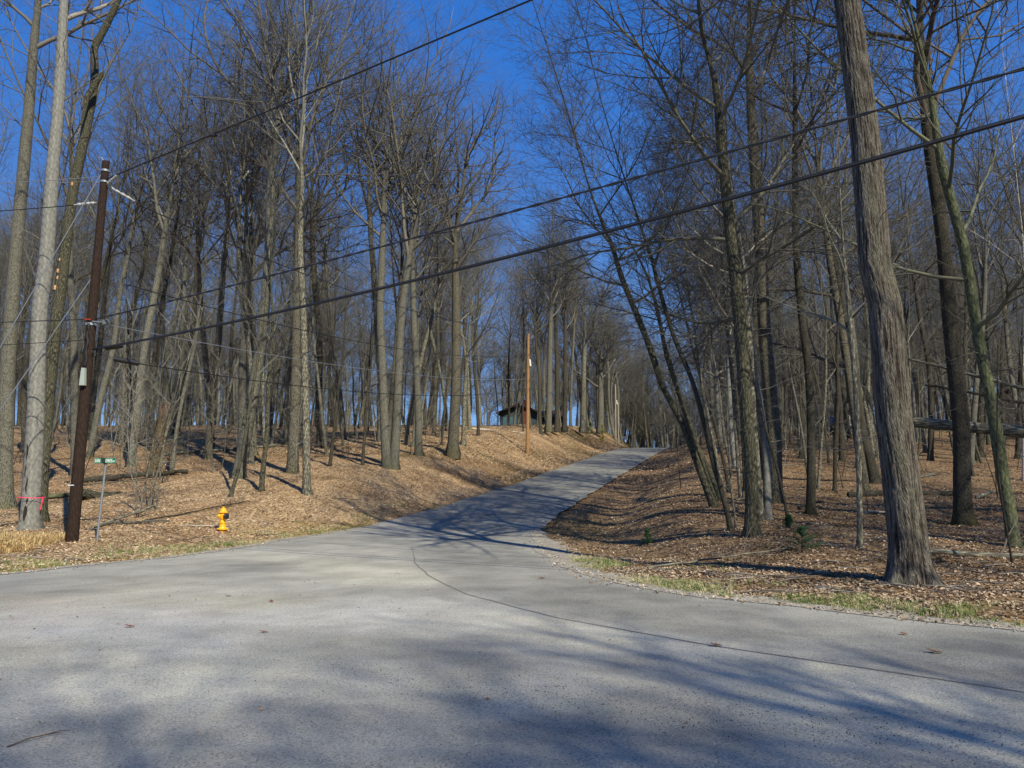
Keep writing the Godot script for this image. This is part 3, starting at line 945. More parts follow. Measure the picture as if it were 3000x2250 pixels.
# ---------------------------------------------------------------- wires, pole, sign, hydrant
func tube_between(b: Builder, a: Vector3, z: Vector3, r0: float, r1: float, sides := 8, parts := 1) -> void:
	var p := PackedVector3Array()
	var r := PackedFloat32Array()
	for i in parts + 1:
		p.append(a.lerp(z, float(i) / parts))
		r.append(lerpf(r0, r1, float(i) / parts))
	b.tube(p, r, sides, Color.WHITE, Color.WHITE)

func capped(b: Builder, a: Vector3, z: Vector3, r: float, sides := 10) -> void:   # a closed rod
	var e := (z - a).normalized() * 0.002
	b.tube(PackedVector3Array([a - e, a, z, z + e]), PackedFloat32Array([0.0005, r, r, 0.0005]), sides, Color.WHITE, Color.WHITE)

func wire_points(a: Vector3, z: Vector3, sag: float, parts := 48) -> PackedVector3Array:
	var p := PackedVector3Array()
	for i in parts + 1:
		var t := float(i) / parts
		p.append(a.lerp(z, t) - Vector3(0, 4.0 * sag * t * (1.0 - t), 0))
	return p

func cable(p: PackedVector3Array, r: float, m: Material, label: String, called := "overhead_cable") -> MeshInstance3D:
	var b := Builder.new()
	var rad := PackedFloat32Array()
	rad.resize(p.size())
	rad.fill(r)
	b.tube(p, rad, 7, Color.WHITE, Color.WHITE)
	var o := put(b, called, m)
	tag(o, label, "guy wire" if called == "guy_wire" else "cable", "guy wires of the utility pole" if called == "guy_wire" else "overhead cables")
	return o

func long_span(h: float, lin: float, bow: float, t1 := 1.5) -> PackedVector3Array:   # from the near pole to the one beyond the right edge of the picture
	var p := PackedVector3Array()
	for i in 61:
		var t := t1 * i / 60.0
		p.append(Vector3(-12.1 + 18.97 * t, h + lin * t + bow * t * t, -22.6 + 12.6 * t))
	return p

func insulator(parent: Node, a: Vector3, z: Vector3, sheds: int, r: float, m: Material) -> void:
	var b := Builder.new()
	var prof := [[0.001, 0.0], [0.018, 0.0]]
	var length := a.distance_to(z)
	for i in sheds:
		var y := length * (0.1 + 0.8 * i / sheds)
		var s := length * 0.8 / sheds
		prof += [[r * 0.4, y], [r * 0.8, y + s * 0.12], [r * 0.72, y + s * 0.5], [r * 0.5, y + s * 0.8]]
	prof += [[0.018, length * 0.93], [0.018, length], [0.001, length]]
	var y_axis := (z - a).normalized()
	var x_axis := y_axis.cross(Vector3(0.2, 0.3, 0.9)).normalized()
	b.lathe(prof, 14, Basis(x_axis, y_axis, x_axis.cross(y_axis)), a)
	put(b, "insulator", m, parent)

func pole_shaft(b: Builder, top: Vector3, r0: float, r1: float) -> void:
	var p := PackedVector3Array()
	var r := PackedFloat32Array()
	for i in 13:
		p.append(Vector3(0, -0.4, 0).lerp(top, i / 12.0))
		r.append(lerpf(r0, r1, i / 12.0))
	p.append(top + Vector3(0, 0.015, 0))
	r.append(r1 * 0.9)
	p.append(top + Vector3(0, 0.018, 0))
	r.append(0.001)
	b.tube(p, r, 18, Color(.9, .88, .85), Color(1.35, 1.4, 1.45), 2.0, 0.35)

func build_near_pole() -> void:
	var at := on_land(-12.28, 22.6)
	var o := base("utility_pole", at)
	tag(o, "tall dark brown wooden utility pole carrying white insulators beside the street sign", "utility pole", "utility poles")
	var b := Builder.new()
	var y0 := at.y
	var top := Vector3(0.17, 11.45 - y0, 0)
	pole_shaft(b, top, 0.175, 0.105)
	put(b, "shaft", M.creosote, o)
	# hardware at the very top
	b = Builder.new()
	for k in [[-0.24, 0.12, 0.05], [0.2, 0.1, 0.04], [0.26, -0.05, 0.1], [-0.12, 0.02, -0.1]]:
		var z := top + Vector3(k[0], k[1], k[2])
		var p := PackedVector3Array([top + Vector3(0, -0.1, 0), top.lerp(z, 0.5) + Vector3(0, 0.06, 0), z])
		b.tube(p, PackedFloat32Array([0.014, 0.012, 0.008]), 6, Color.WHITE, Color.WHITE)
	b.lathe([[0.112, -0.32], [0.125, -0.32], [0.125, -0.26], [0.112, -0.26]], 16, Basis.IDENTITY, top)
	b.lathe([[0.113, -0.66], [0.126, -0.66], [0.126, -0.61], [0.113, -0.61]], 16, Basis.IDENTITY, top)
	put(b, "top_bracket", M.galv, o)
	var c := Vector3(0.28, 10.72 - y0, 0.05)
	insulator(o, c, c + Vector3(0.50, 0.19, 0.33), 5, 0.062, M.glazed)
	insulator(o, c + Vector3(0, -0.03, -0.02), c + Vector3(0.58, -0.30, -0.55), 4, 0.055, M.white_polymer)
	insulator(o, Vector3(0.0, 10.16 - y0, 0.05), Vector3(-0.66, 10.1 - y0, 0.02), 4, 0.06, M.white_polymer)
	# a jumper loop between the two dead ends
	b = Builder.new()
	var q := PackedVector3Array()
	for i in 13:
		var t := i / 12.0
		q.append(c + Vector3(0.5, 0.19, 0.33).lerp(Vector3(0.72, -0.38, -0.66), t) + Vector3(0.10, -0.12, 0) * sin(t * PI))
	var rr := PackedFloat32Array()
	rr.resize(13)
	rr.fill(0.009)
	b.tube(q, rr, 6, Color.WHITE, Color.WHITE)
	put(b, "jumper_wire", M.black_cable, o)
	# connector cluster where the neutral is clamped
	b = Builder.new()
	b.lathe([[0.145, 6.46 - y0], [0.16, 6.46 - y0], [0.16, 6.53 - y0], [0.145, 6.53 - y0]], 16, Basis.IDENTITY, Vector3(0.09, 0, 0))
	capped(b, Vector3(0.2, 6.56 - y0, 0.14), Vector3(0.52, 6.52 - y0, 0.22), 0.02, 8)
	put(b, "neutral_clamp", M.galv, o)
	b = Builder.new()
	b.box(Vector3(0.62, 6.53 - y0, 0.2), Vector3(0.16, 0.13, 0.10), Basis(Vector3.BACK, 0.25))
	put(b, "connector_cover", plain(Color(.36, .39, .40), 0.6), o)
	b = Builder.new()
	capped(b, Vector3(-0.02, 6.62 - y0, 0.17), Vector3(0.16, 6.61 - y0, 0.18), 0.016, 8)
	put(b, "orange_sleeve", plain(Color(.72, .20, .08), 0.6), o)
	# black cable riser and the pale terminal box under it
	b = Builder.new()
	var e := PackedVector3Array()
	var er := PackedFloat32Array()
	for i in 14:
		var y := 6.5 - i * 0.095
		e.append(Vector3(0.10 + 0.02 * sin(i * 1.3), y - y0, 0.155 + 0.012 * sin(i * 2.1)))
		er.append(0.035 + 0.012 * sin(i * 1.9))
	b.tube(e, er, 8, Color.WHITE, Color.WHITE)
	put(b, "cable_riser", M.black_cable, o)
	b = Builder.new()
	var f := [Vector3(-0.04, 0.50, 0.0), Vector3(0.05, 0.50, 0.0), Vector3(0.08, 0.0, 0.0), Vector3(-0.07, 0.0, 0.0)]
	var back := Vector3(0, 0, -0.11)
	var org := Vector3(0.09, 4.69 - y0, 0.27)
	var g := []
	for k in f:
		g.append(org + k)
	b.quad(g[3], g[0], g[1], g[2])
	b.quad(g[3] + back, g[0] + back, g[0], g[3])
	b.quad(g[2], g[1], g[1] + back, g[2] + back)
	b.quad(g[0], g[0] + back, g[1] + back, g[1])
	b.quad(g[3] + back, g[3], g[2], g[2] + back)
	put(b, "terminal_box", plain(Color(.60, .635, .60), 0.6), o)
	b = Builder.new()
	b.box(Vector3(-0.045, 1.88 - y0, 0.175), Vector3(0.17, 0.03, 0.012))
	put(b, "pole_tag", plain(Color(.85, .86, .87), 0.4, 0.3), o)
	# coil of spare wire hanging on the far side
	b = Builder.new()
	var ring := PackedVector3Array()
	var ringr := PackedFloat32Array()
	for i in 21:
		var a := TAU * i / 20.0
		ring.append(Vector3(0.92 + 0.15 * cos(a), 7.85 - y0 + 0.14 * sin(a), -0.25))
		ringr.append(0.013)
	b.tube(ring, ringr, 6, Color.WHITE, Color.WHITE)
	put(b, "wire_coil", M.black_cable, o)

func build_far_pole(called_label: String, x: float, d: float, height: float, r0: float, r1: float, m: Material, fittings: bool) -> Node3D:
	var o := base("utility_pole", on_land(x, d))
	tag(o, called_label, "utility pole", "utility poles")
	var b := Builder.new()
	pole_shaft(b, Vector3(0.10 * height / 9.0, height, 0), r0, r1)
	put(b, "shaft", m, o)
	if fittings:
		b = Builder.new()
		var t := Vector3(0.1, height - 0.45, 0)
		capped(b, t, t + Vector3(0.30, 0.05, 0.12), 0.03, 8)
		capped(b, t + Vector3(0.28, 0.0, 0.12), t + Vector3(0.34, 0.26, 0.12), 0.045, 8)
		put(b, "bracket", M.galv, o)
		b = Builder.new()
		capped(b, Vector3(0.26, height - 2.75, 0.1), Vector3(0.20, height - 2.2, 0.1), 0.10, 10)
		capped(b, Vector3(0.12, height - 2.4, 0.06), Vector3(0.26, height - 2.4, 0.1), 0.03, 8)
		put(b, "fuse_cutout", plain(Color(.80, .78, .74), 0.5), o)
	return o

func build_wires() -> void:
	cable(long_span(10.89, 0.396, 0.0), 0.020, M.black_cable, "uppermost black power cable running from the pole top across the sky")
	var neutral := long_span(6.65, 0.206, 0.414)
	var b := Builder.new()   # a twisted pair
	for s in 2:
		var p := PackedVector3Array()
		for i in 241:
			var g := i / 4.0
			var k := mini(int(g), 59)
			var a := i * 1.1 + s * PI
			p.append(neutral[k].lerp(neutral[k + 1], g - k) + Vector3(0.3 * sin(a), cos(a), 0.4 * sin(a)) * 0.015)
		var r := PackedFloat32Array()
		r.resize(241)
		r.fill(0.016)
		b.tube(p, r, 5, Color.WHITE, Color.WHITE)
	tag(put(b, "overhead_cable", M.grey_cable), "middle grey twisted cable running from the pole to the upper right", "cable", "overhead cables")
	var comm := long_span(5.76, -0.138, 0.978)
	var low := cable(comm, 0.026, M.black_cable, "lowest and thickest black cable running from the pole to the right")
	b = Builder.new()
	var up := PackedVector3Array()
	var ur := PackedFloat32Array()
	for k in comm:
		up.append(k + Vector3(0, 0.037, 0))
		ur.append(0.008)
	b.tube(up, ur, 5, Color.WHITE, Color.WHITE)
	put(b, "support_strand", M.grey_cable, low)
	b = Builder.new()
	capped(b, comm[1] + Vector3(0.1, -0.03, 0), comm[2] + Vector3(0.2, -0.02, 0), 0.05, 8)
	put(b, "cable_sleeve", M.black_cable, low)
	b = Builder.new()
	var mark := long_span(10.89, 0.396, 0.0)[9]
	capped(b, mark - Vector3(0.09, 0.03, 0), mark + Vector3(0.09, -0.03, 0), 0.05, 8)
	tag(put(b, "cable_clamp", M.black_cable), "small black clamp on the uppermost power cable", "clamp")
	# along the side road to the light brown pole
	cable(wire_points(Vector3(-11.4, 10.36, -23.2), Vector3(1.55, 15.0, -64.1), 1.0), 0.017, M.black_cable, "highest dark wire sagging from the near pole to the light brown pole")
	cable(wire_points(Vector3(-11.35, 7.75, -22.85), Vector3(1.45, 13.0, -64.1), 0.9), 0.016, M.black_cable, "second dark wire sagging from the wire coil to the light brown pole")
	cable(wire_points(Vector3(-11.55, 6.45, -22.5), Vector3(1.5, 11.0, -64.1), 0.6), 0.014, M.steel, "pale bare wire sagging from the near pole towards the house")
	cable(wire_points(Vector3(-10.75, 5.36, -22.7), Vector3(1.5, 10.2, -64.1), 0.75), 0.017, M.black_cable, "lowest dark wire leading from the black splice case to the light brown pole")
	# on to the distant poles and the house
	cable(wire_points(Vector3(1.6, 15.0, -64.1), Vector3(14.0, 17.0, -107.6), 0.9), 0.012, M.black_cable, "dark wire between the light brown pole and the distant thin poles")
	cable(wire_points(Vector3(1.6, 10.6, -64.1), Vector3(14.0, 13.4, -107.6), 0.8), 0.012, M.black_cable, "low dark wire between the light brown pole and the distant thin poles")
	# away to the left
	cable(wire_points(Vector3(-12.25, 10.98, -22.6), Vector3(-34.0, 11.2, -24.5), 0.25), 0.011, M.steel, "thin pale wire leaving the pole top to the left")
	cable(wire_points(Vector3(-12.95, 10.1, -22.6), Vector3(-34.0, 9.9, -24.5), 0.2), 0.014, M.black_cable, "dark wire leaving the left white insulator to the left")
	cable(wire_points(Vector3(-12.3, 6.62, -22.45), Vector3(-34.0, 6.7, -24.5), 0.1), 0.016, M.grey_cable, "grey wire leaving the middle of the pole to the left")
	cable(wire_points(Vector3(-12.3, 6.02, -22.5), Vector3(-34.0, 5.9, -24.5), 0.2), 0.011, M.black_cable, "thin dark wire leaving the pole to the left just under the grey one")
	cable(wire_points(Vector3(-12.18, 11.08, -22.55), on_land(-16.7, 21.6, 0.05), 0.0, 6), 0.014, M.steel, "long pale guy wire from the pole top down to the left", "guy_wire")
	cable(wire_points(Vector3(-12.22, 7.92, -22.55), on_land(-16.1, 21.6, 0.05), 0.0, 6), 0.014, M.steel, "middle pale guy wire from halfway up the pole down to the left", "guy_wire")
	cable(wire_points(Vector3(-12.2, 5.5, -22.7), on_land(-15.2, 23.9, 0.05), 0.0, 6), 0.007, M.steel, "short thin guy wire from the low cable clamp down to the left", "guy_wire")
	# the fat black splice case
	b = Builder.new()
	var a := Vector3(-11.45, 5.49, -22.62)
	var z := Vector3(-10.78, 5.37, -22.68)
	capped(b, a, z, 0.072, 14)
	for k in 5:
		var p := a.lerp(z, 0.06 + 0.22 * k)
		capped(b, p - (z - a) * 0.02, p + (z - a) * 0.02, 0.080, 14)
	var o := put(b, "splice_case", M.black_cable)
	tag(o, "fat black splice case hanging on the low cable right of the pole", "splice case")
	b = Builder.new()
	capped(b, Vector3(-12.1, 5.72, -22.5), a + Vector3(0, 0.03, 0), 0.011, 6)
	capped(b, Vector3(-12.05, 5.68, -22.44), a + Vector3(0, -0.03, 0.02), 0.011, 6)
	put(b, "feed_cable", M.black_cable, o)

func lettering(parent: Node, words: String, at: Vector3, size: float, squeeze: float) -> void:
	var f := SystemFont.new()
	f.font_names = PackedStringArray(["Droid Sans"])
	f.font_weight = 700
	var t := TextMesh.new()
	t.text = words
	t.font = f
	t.font_size = 64
	t.pixel_size = size / 46.0
	t.depth = 0.002
	var o := put(t, "lettering", M.white_paint, parent)
	o.position = at
	o.scale = Vector3(squeeze, 1, 1)

func build_street_sign() -> void:
	var at := on_land(-11.75, 22.95)
	var o := base("street_sign", at)
	tag(o, "green street name sign on a grey metal post beside the utility pole", "street sign")
	var b := Builder.new()
	var top := Vector3(0.09, 2.16, 0)
	tube_between(b, Vector3(-0.02, -0.3, 0), top, 0.030, 0.030, 12, 4)
	put(b, "post", M.galv, o)
	b = Builder.new()
	b.box(top + Vector3(0.0, 0.07, 0.0), Vector3(0.05, 0.17, 0.07))
	b.box(top + Vector3(0.0, 0.07, 0.062), Vector3(0.032, 0.19, 0.03))
	put(b, "bracket", plain(Color(.20, .22, .23), 0.6, 0.3), o)
	b = Builder.new()
	b.box(top + Vector3(-0.005, 0.09, 0.045), Vector3(0.60, 0.152, 0.004))
	var blade := put(b, "name_blade", M.sign_green, o)
	lettering(blade, "SAN ANDRES", top + Vector3(-0.045, 0.088, 0.049), 0.098, 0.62)
	lettering(blade, "DR", top + Vector3(0.245, 0.070, 0.049), 0.05, 0.7)
	b = Builder.new()
	b.box(top + Vector3(0.012, 0.085, 0.16), Vector3(0.004, 0.15, 0.24))
	put(b, "cross_blade", plain(Color(.10, .20, .18), 0.6), o)

func build_hydrant() -> void:
	var at := on_land(-9.42, 26.3, -0.03)
	var o := base("fire_hydrant", at, 0.0)
	tag(o, "yellow orange fire hydrant with a dark cap standing in the leaves by the road", "fire hydrant")
	var b := Builder.new()
	b.lathe([[0.10, -0.15], [0.10, 0.075], [0.165, 0.085], [0.17, 0.105], [0.165, 0.122], [0.118, 0.135], [0.10, 0.18], [0.088, 0.26], [0.088, 0.285], [0.103, 0.29], [0.103, 0.315], [0.085, 0.325], [0.078, 0.40], [0.098, 0.44], [0.105, 0.49], [0.105, 0.56], [0.098, 0.59], [0.098, 0.615]], 26)
	put(b, "barrel", M.hydrant, o)
	b = Builder.new()
	b.lathe([[0.10, 0.612], [0.138, 0.622], [0.142, 0.640], [0.128, 0.655], [0.113, 0.662], [0.104, 0.70], [0.085, 0.745], [0.055, 0.775], [0.030, 0.785], [0.028, 0.82], [0.0005, 0.822]], 26)
	put(b, "bonnet", M.hydrant, o)
	b = Builder.new()
	for k in 8:
		var a := TAU * (k + 0.5) / 8
		capped(b, Vector3(cos(a) * 0.147, 0.10, sin(a) * 0.147), Vector3(cos(a) * 0.147, 0.14, sin(a) * 0.147), 0.013, 6)
	put(b, "flange_bolts", M.hydrant, o)
	# pumper nozzle with its dark cap to the right, hose nozzle to the left
	var out := Vector3(0.85, 0.0, 0.52)
	b = Builder.new()
	capped(b, Vector3(0, 0.515, 0), Vector3(0, 0.515, 0) + out * 0.145, 0.082, 20)
	put(b, "pumper_nozzle", M.hydrant, o)
	b = Builder.new()
	var y_axis := out.normalized()
	var x_axis := y_axis.cross(Vector3.UP).normalized()
	b.lathe([[0.001, 0.125], [0.088, 0.125], [0.098, 0.135], [0.098, 0.185], [0.086, 0.195], [0.05, 0.198], [0.03, 0.2], [0.028, 0.225], [0.001, 0.227]], 20, Basis(x_axis, y_axis, x_axis.cross(y_axis)), Vector3(0, 0.515, 0))
	put(b, "pumper_cap", M.cap, o)
	b = Builder.new()
	y_axis = Vector3(-0.8, 0, 0.6)
	x_axis = y_axis.cross(Vector3.UP).normalized()
	b.lathe([[0.052, 0.05], [0.052, 0.13], [0.064, 0.132], [0.064, 0.165], [0.03, 0.17], [0.022, 0.19], [0.001, 0.192]], 16, Basis(x_axis, y_axis, x_axis.cross(y_axis)), Vector3(0, 0.525, 0))
	put(b, "hose_nozzle", M.hydrant, o)

# ---------------------------------------------------------------- buildings and cars far back
func wall_with(parent: Node, called: String, pts: Array, thick: Vector3, m: Material) -> MeshInstance3D:   # an upright outline, clockwise from the front, given a thickness
	var b := Builder.new()
	var nn: Vector3 = (pts[2] - pts[0]).cross(pts[1] - pts[0]).normalized()
	for i in range(1, pts.size() - 1):
		for side in 2:
			var q := b.v.size()
			for k in [0, i, i + 1]:
				b.v.append(pts[k] + thick * side)
				b.n.append(nn if side == 0 else -nn)
				b.c.append(Color.WHITE)
			for k in ([0, 1, 2] if side == 0 else [0, 2, 1]):
				b.idx.append(q + k)
	for i in pts.size():
		var a: Vector3 = pts[i]
		var z: Vector3 = pts[(i + 1) % pts.size()]
		b.quad(a, a + thick, z + thick, z)
	return put(b, called, m, parent)

func build_hill_house() -> void:
	var o := base("house", on_land(1.0, 111.0, -0.5), -0.12)
	o.scale = Vector3.ONE * 0.8
	tag(o, "dark teal gabled house with brown roof on the hill crest behind trees", "house", "houses in the wood")
	var teal := plain(Color(.20, .255, .265), 0.85)
	var roof := plain(Color(.29, .225, .19), 0.9)
	var trim := plain(Color(.17, .12, .10), 0.8)
	var glass := plain(Color(.30, .40, .44), 0.15)
	var deep := Vector3(0, 0, -8.0)
	wall_with(o, "wall", [Vector3(-3.4, 0, 0), Vector3(-3.4, 2.75, 0), Vector3(0, 4.15, 0), Vector3(3.4, 2.75, 0), Vector3(3.4, 0, 0)], deep, teal)
	for s in [-1.0, 1.0]:
		var b := Builder.new()
		b.box(Vector3(s * 1.98, 3.62, -3.7), Vector3(4.3, 0.16, 9.2), Basis(Vector3.BACK, -s * 0.39))
		put(b, "roof_slope", roof, o)
		b = Builder.new()
		b.box(Vector3(s * 1.98, 3.57, 0.93), Vector3(4.32, 0.26, 0.08), Basis(Vector3.BACK, -s * 0.39))
		put(b, "fascia_board", trim, o)
	for x in [-2.5, -1.4, -0.3]:
		var b := Builder.new()
		b.box(Vector3(x, 1.35, 0.02), Vector3(0.9, 1.9, 0.06))
		var w := put(b, "window", trim, o)
		b = Builder.new()
		b.box(Vector3(x, 1.35, 0.06), Vector3(0.76, 1.76, 0.03))
		put(b, "pane", glass, w)
	var b2 := Builder.new()
	b2.box(Vector3(1.15, 2.1, 0.22), Vector3(0.75, 4.4, 0.5))
	b2.box(Vector3(1.15, 4.5, -0.02), Vector3(0.95, 1.2, 0.7))
	var brick := plain(Color.WHITE, 0.9)
	brick.albedo_texture = noise_tex(FastNoiseLite.TYPE_CELLULAR, 0.06, 61, [[0.0, .30, .13, .10], [0.6, .42, .19, .14], [1.0, .50, .28, .22]], 128, 128, 0, FastNoiseLite.RETURN_CELL_VALUE)
	brick.uv1_triplanar = true
	put(b2, "chimney", brick, o)
	# the lower wing to the right
	wall_with(o, "wing_wall", [Vector3(3.403, 0, -2.5), Vector3(3.403, 2.4, -2.5), Vector3(7.6, 2.4, -2.5), Vector3(7.6, 0, -2.5)], Vector3(0, 0, -5.0), teal)
	b2 = Builder.new()
	b2.box(Vector3(5.6, 2.95, -3.4), Vector3(4.8, 0.14, 3.6), Basis(Vector3.RIGHT, 0.38))
	b2.box(Vector3(5.6, 2.95, -6.6), Vector3(4.8, 0.14, 3.6), Basis(Vector3.RIGHT, -0.38))
	put(b2, "wing_roof", roof, o)

func build_right_houses() -> void:
	var o := base("cottage", on_land(34.4, 88.0, -0.2), -0.35)
	tag(o, "low pale grey cottage seen between trunks in the right wood", "house", "houses in the wood")
	var pale := plain(Color(.55, .535, .52), 0.85)
	var dark := plain(Color(.23, .20, .19), 0.9)
	wall_with(o, "wall", [Vector3(-3.5, 0, 0), Vector3(-3.5, 2.3, 0), Vector3(3.5, 2.3, 0), Vector3(3.5, 0, 0)], Vector3(0, 0, -5.5), pale)
	for s in [1.0, -1.0]:
		var b := Builder.new()
		b.box(Vector3(0, 2.82, -2.75 + s * 1.5), Vector3(7.7, 0.14, 3.4), Basis(Vector3.RIGHT, s * 0.33))
		put(b, "roof_slope", dark, o)
	var b1 := Builder.new()
	b1.box(Vector3(-1.3, 1.02, 0.03), Vector3(1.0, 2.0, 0.08))
	put(b1, "door", plain(Color(.52, .24, .13), 0.7), o)
	for x in [0.6, 2.3]:
		var b := Builder.new()
		b.box(Vector3(x, 1.35, 0.02), Vector3(1.1, 1.0, 0.06))
		var w := put(b, "window", plain(Color(.7, .69, .67), 0.7), o)
		b = Builder.new()
		b.box(Vector3(x, 1.35, 0.06), Vector3(0.94, 0.84, 0.03))
		put(b, "pane", plain(Color(.10, .12, .14), 0.1), w)
	o = base("dark_house", on_land(47.5, 68.0, -0.3), -0.5)
	tag(o, "big dark brown house with a steep roof at the right edge behind branches", "house", "houses in the wood")
	var brown := plain(Color(.20, .165, .145), 0.9)
	wall_with(o, "wall", [Vector3(-6, 0, 0), Vector3(-6, 3.6, 0), Vector3(0, 7.4, 0), Vector3(6, 3.6, 0), Vector3(6, 0, 0)], Vector3(0, 0, -9), brown)
	for s in [-1.0, 1.0]:
		var b := Builder.new()
		b.box(Vector3(s * 3.25, 5.5, -4.5), Vector3(8.0, 0.2, 10.2), Basis(Vector3.BACK, -s * 0.565))
		put(b, "roof_slope", plain(Color(.215, .19, .18), 0.95), o)
	for x in [-3.2, 0.0, 3.0]:
		var b := Builder.new()
		b.box(Vector3(x, 1.7, 0.02), Vector3(1.3, 1.3, 0.06))
		var w := put(b, "window", plain(Color(.5, .48, .45), 0.7), o)
		b = Builder.new()
		b.box(Vector3(x, 1.7, 0.06), Vector3(1.12, 1.12, 0.03))
		put(b, "pane", plain(Color(.09, .11, .14), 0.1), w)

func build_car(called: String, x: float, d: float, turn: float, paint: Color, label: String, tall: float) -> void:
	var o := base(called, on_land(x, d), turn)
	tag(o, label, "car", "cars parked at the right wood")
	var body := plain(paint, 0.3, 0.2)
	body.clearcoat_enabled = true
	body.clearcoat = 0.6
	# side outline, nose towards +z, swept across the width
	var low := [[-2.2, 0.35], [-2.25, 0.75], [-2.1, 0.95 + tall * 0.1], [0.9, 0.95 + tall * 0.1], [2.0, 0.85 + tall * 0.1], [2.2, 0.65], [2.2, 0.35]]
	var cab := [[-2.0, 0.955 + tall * 0.1], [-1.75, 1.45 + tall], [0.0, 1.5 + tall], [0.85, 0.955 + tall * 0.1]]
	for part in [[low, "body", 0.9, body], [cab, "cabin", 0.78, body]]:
		var pts := []
		for k in part[0]:
			pts.append(Vector3(-part[2], k[1], k[0]))
		wall_with(o, part[1], pts, Vector3(2.0 * part[2], 0, 0), part[3])
	var glass := plain(Color(.06, .07, .09), 0.06)
	var b := Builder.new()
	var y0 := 1.02 + tall * 0.1
	b.quad(Vector3(-0.7, y0, 0.81), Vector3(-0.7, 1.44 + tall, 0.08), Vector3(0.7, 1.44 + tall, 0.08), Vector3(0.7, y0, 0.81))
	for k in b.v.size():
		b.v[k] += Vector3(0, 0.012, 0.012)
	put(b, "windscreen", glass, o)
	for s in [-1.0, 1.0]:
		b = Builder.new()
		b.box(Vector3(s * 0.785, 1.22 + tall * 0.55, -0.75), Vector3(0.012, 0.32 + tall * 0.6, 1.7))
		put(b, "side_window", glass, o)
		b = Builder.new()
		b.box(Vector3(s * 0.66, 0.74, 2.16), Vector3(0.34, 0.17, 0.10))
		put(b, "headlight", plain(Color(.80, .82, .83), 0.15), o)
		for z in [-1.35, 1.4]:
			b = Builder.new()
			capped(b, Vector3(s * 0.72, 0.34, z), Vector3(s * 0.93, 0.34, z), 0.34, 18)
			var w := put(b, "wheel", plain(Color(.05, .05, .05), 0.9), o)
			b = Builder.new()
			capped(b, Vector3(s * 0.90, 0.34, z), Vector3(s * 0.945, 0.34, z), 0.21, 14)
			put(b, "rim", M.steel, w)
	b = Builder.new()
	b.box(Vector3(0, 0.58, 2.2), Vector3(0.9, 0.16, 0.05))
	put(b, "grille", plain(Color(.05, .05, .055), 0.6), o)

func build_dish() -> void:
	var o := base("satellite_dish", on_land(14.9, 106.0))
	tag(o, "small grey satellite dish on a short post beside the distant thin poles", "satellite dish")
	var b := Builder.new()
	capped(b, Vector3(0, -0.3, 0), Vector3(0, 1.1, 0), 0.04, 8)
	put(b, "post", M.galv, o)
	b = Builder.new()
	b.lathe([[0.001, 0.0], [0.2, 0.035], [0.34, 0.10], [0.35, 0.112], [0.2, 0.05], [0.001, 0.02]], 18, Basis(Vector3.RIGHT, 0.9) * Basis(Vector3.UP, 0.2), Vector3(0, 1.1, 0.05))
	put(b, "reflector", plain(Color(.36, .38, .42), 0.6), o)
	b = Builder.new()
	capped(b, Vector3(0, 1.1, 0.05), Vector3(0.05, 1.35, 0.5), 0.015, 6)
	put(b, "feed_arm", M.galv, o)

# ---------------------------------------------------------------- logs, branches, snag, small plants
func log_on_ground(a: Vector3, z: Vector3, r0: float, r1: float, m: Material, label: String, called := "fallen_log", limbs := 0) -> Node3D:
	var o := base(called)
	tag(o, label, "log" if called == "fallen_log" else "fallen branch", "fallen logs" if called == "fallen_log" else "fallen branches")
	var b := Builder.new()
	var p := PackedVector3Array()
	var r := PackedFloat32Array()
	var parts := maxi(6, int(a.distance_to(z) / 0.35))
	var dir := (z - a).normalized()
	p.append(a - dir * 0.01)
	r.append(0.001)
	for i in parts + 1:
		var t := float(i) / parts
		p.append(a.lerp(z, t) + jitter(r0 * 0.22 + 0.012))
		r.append(lerpf(r0, r1, t) * rng.randf_range(0.9, 1.1))
	p.append(p[-1] + dir * 0.01)
	r.append(0.001)
	b.tube(p, r, 12 if r0 > 0.06 else 6, Color.WHITE, Color.WHITE, 2.0 if r0 > 0.1 else 1.0, 0.42)
	put(b, "stem", m, o)
	for k in limbs:
		b = Builder.new()
		var t := rng.randf_range(0.25, 0.95)
		var at := a.lerp(z, t)
		var cd := (dir + jitter(0.9) + Vector3(0, 0.25, 0)).normalized()
		var s := {"wig": 1.0, "up": [0.0, 0.0, 0.0], "flat": 0.4, "spread": 1.0, "limb": Color(.17, .145, .115), "twig": Color(.14, .115, .095), "sub": [4.0, 3.0, 2.0], "ref": [1.2, 0.6, 0.3]}
		grow(b, at, cd, rng.randf_range(0.4, 1.0) * clampf(a.distance_to(z) * 0.4, 0.5, 2.2), maxf(r1 * 0.7, 0.008), 1, s)
		put(b, "twig", M.limb, o)
	return o

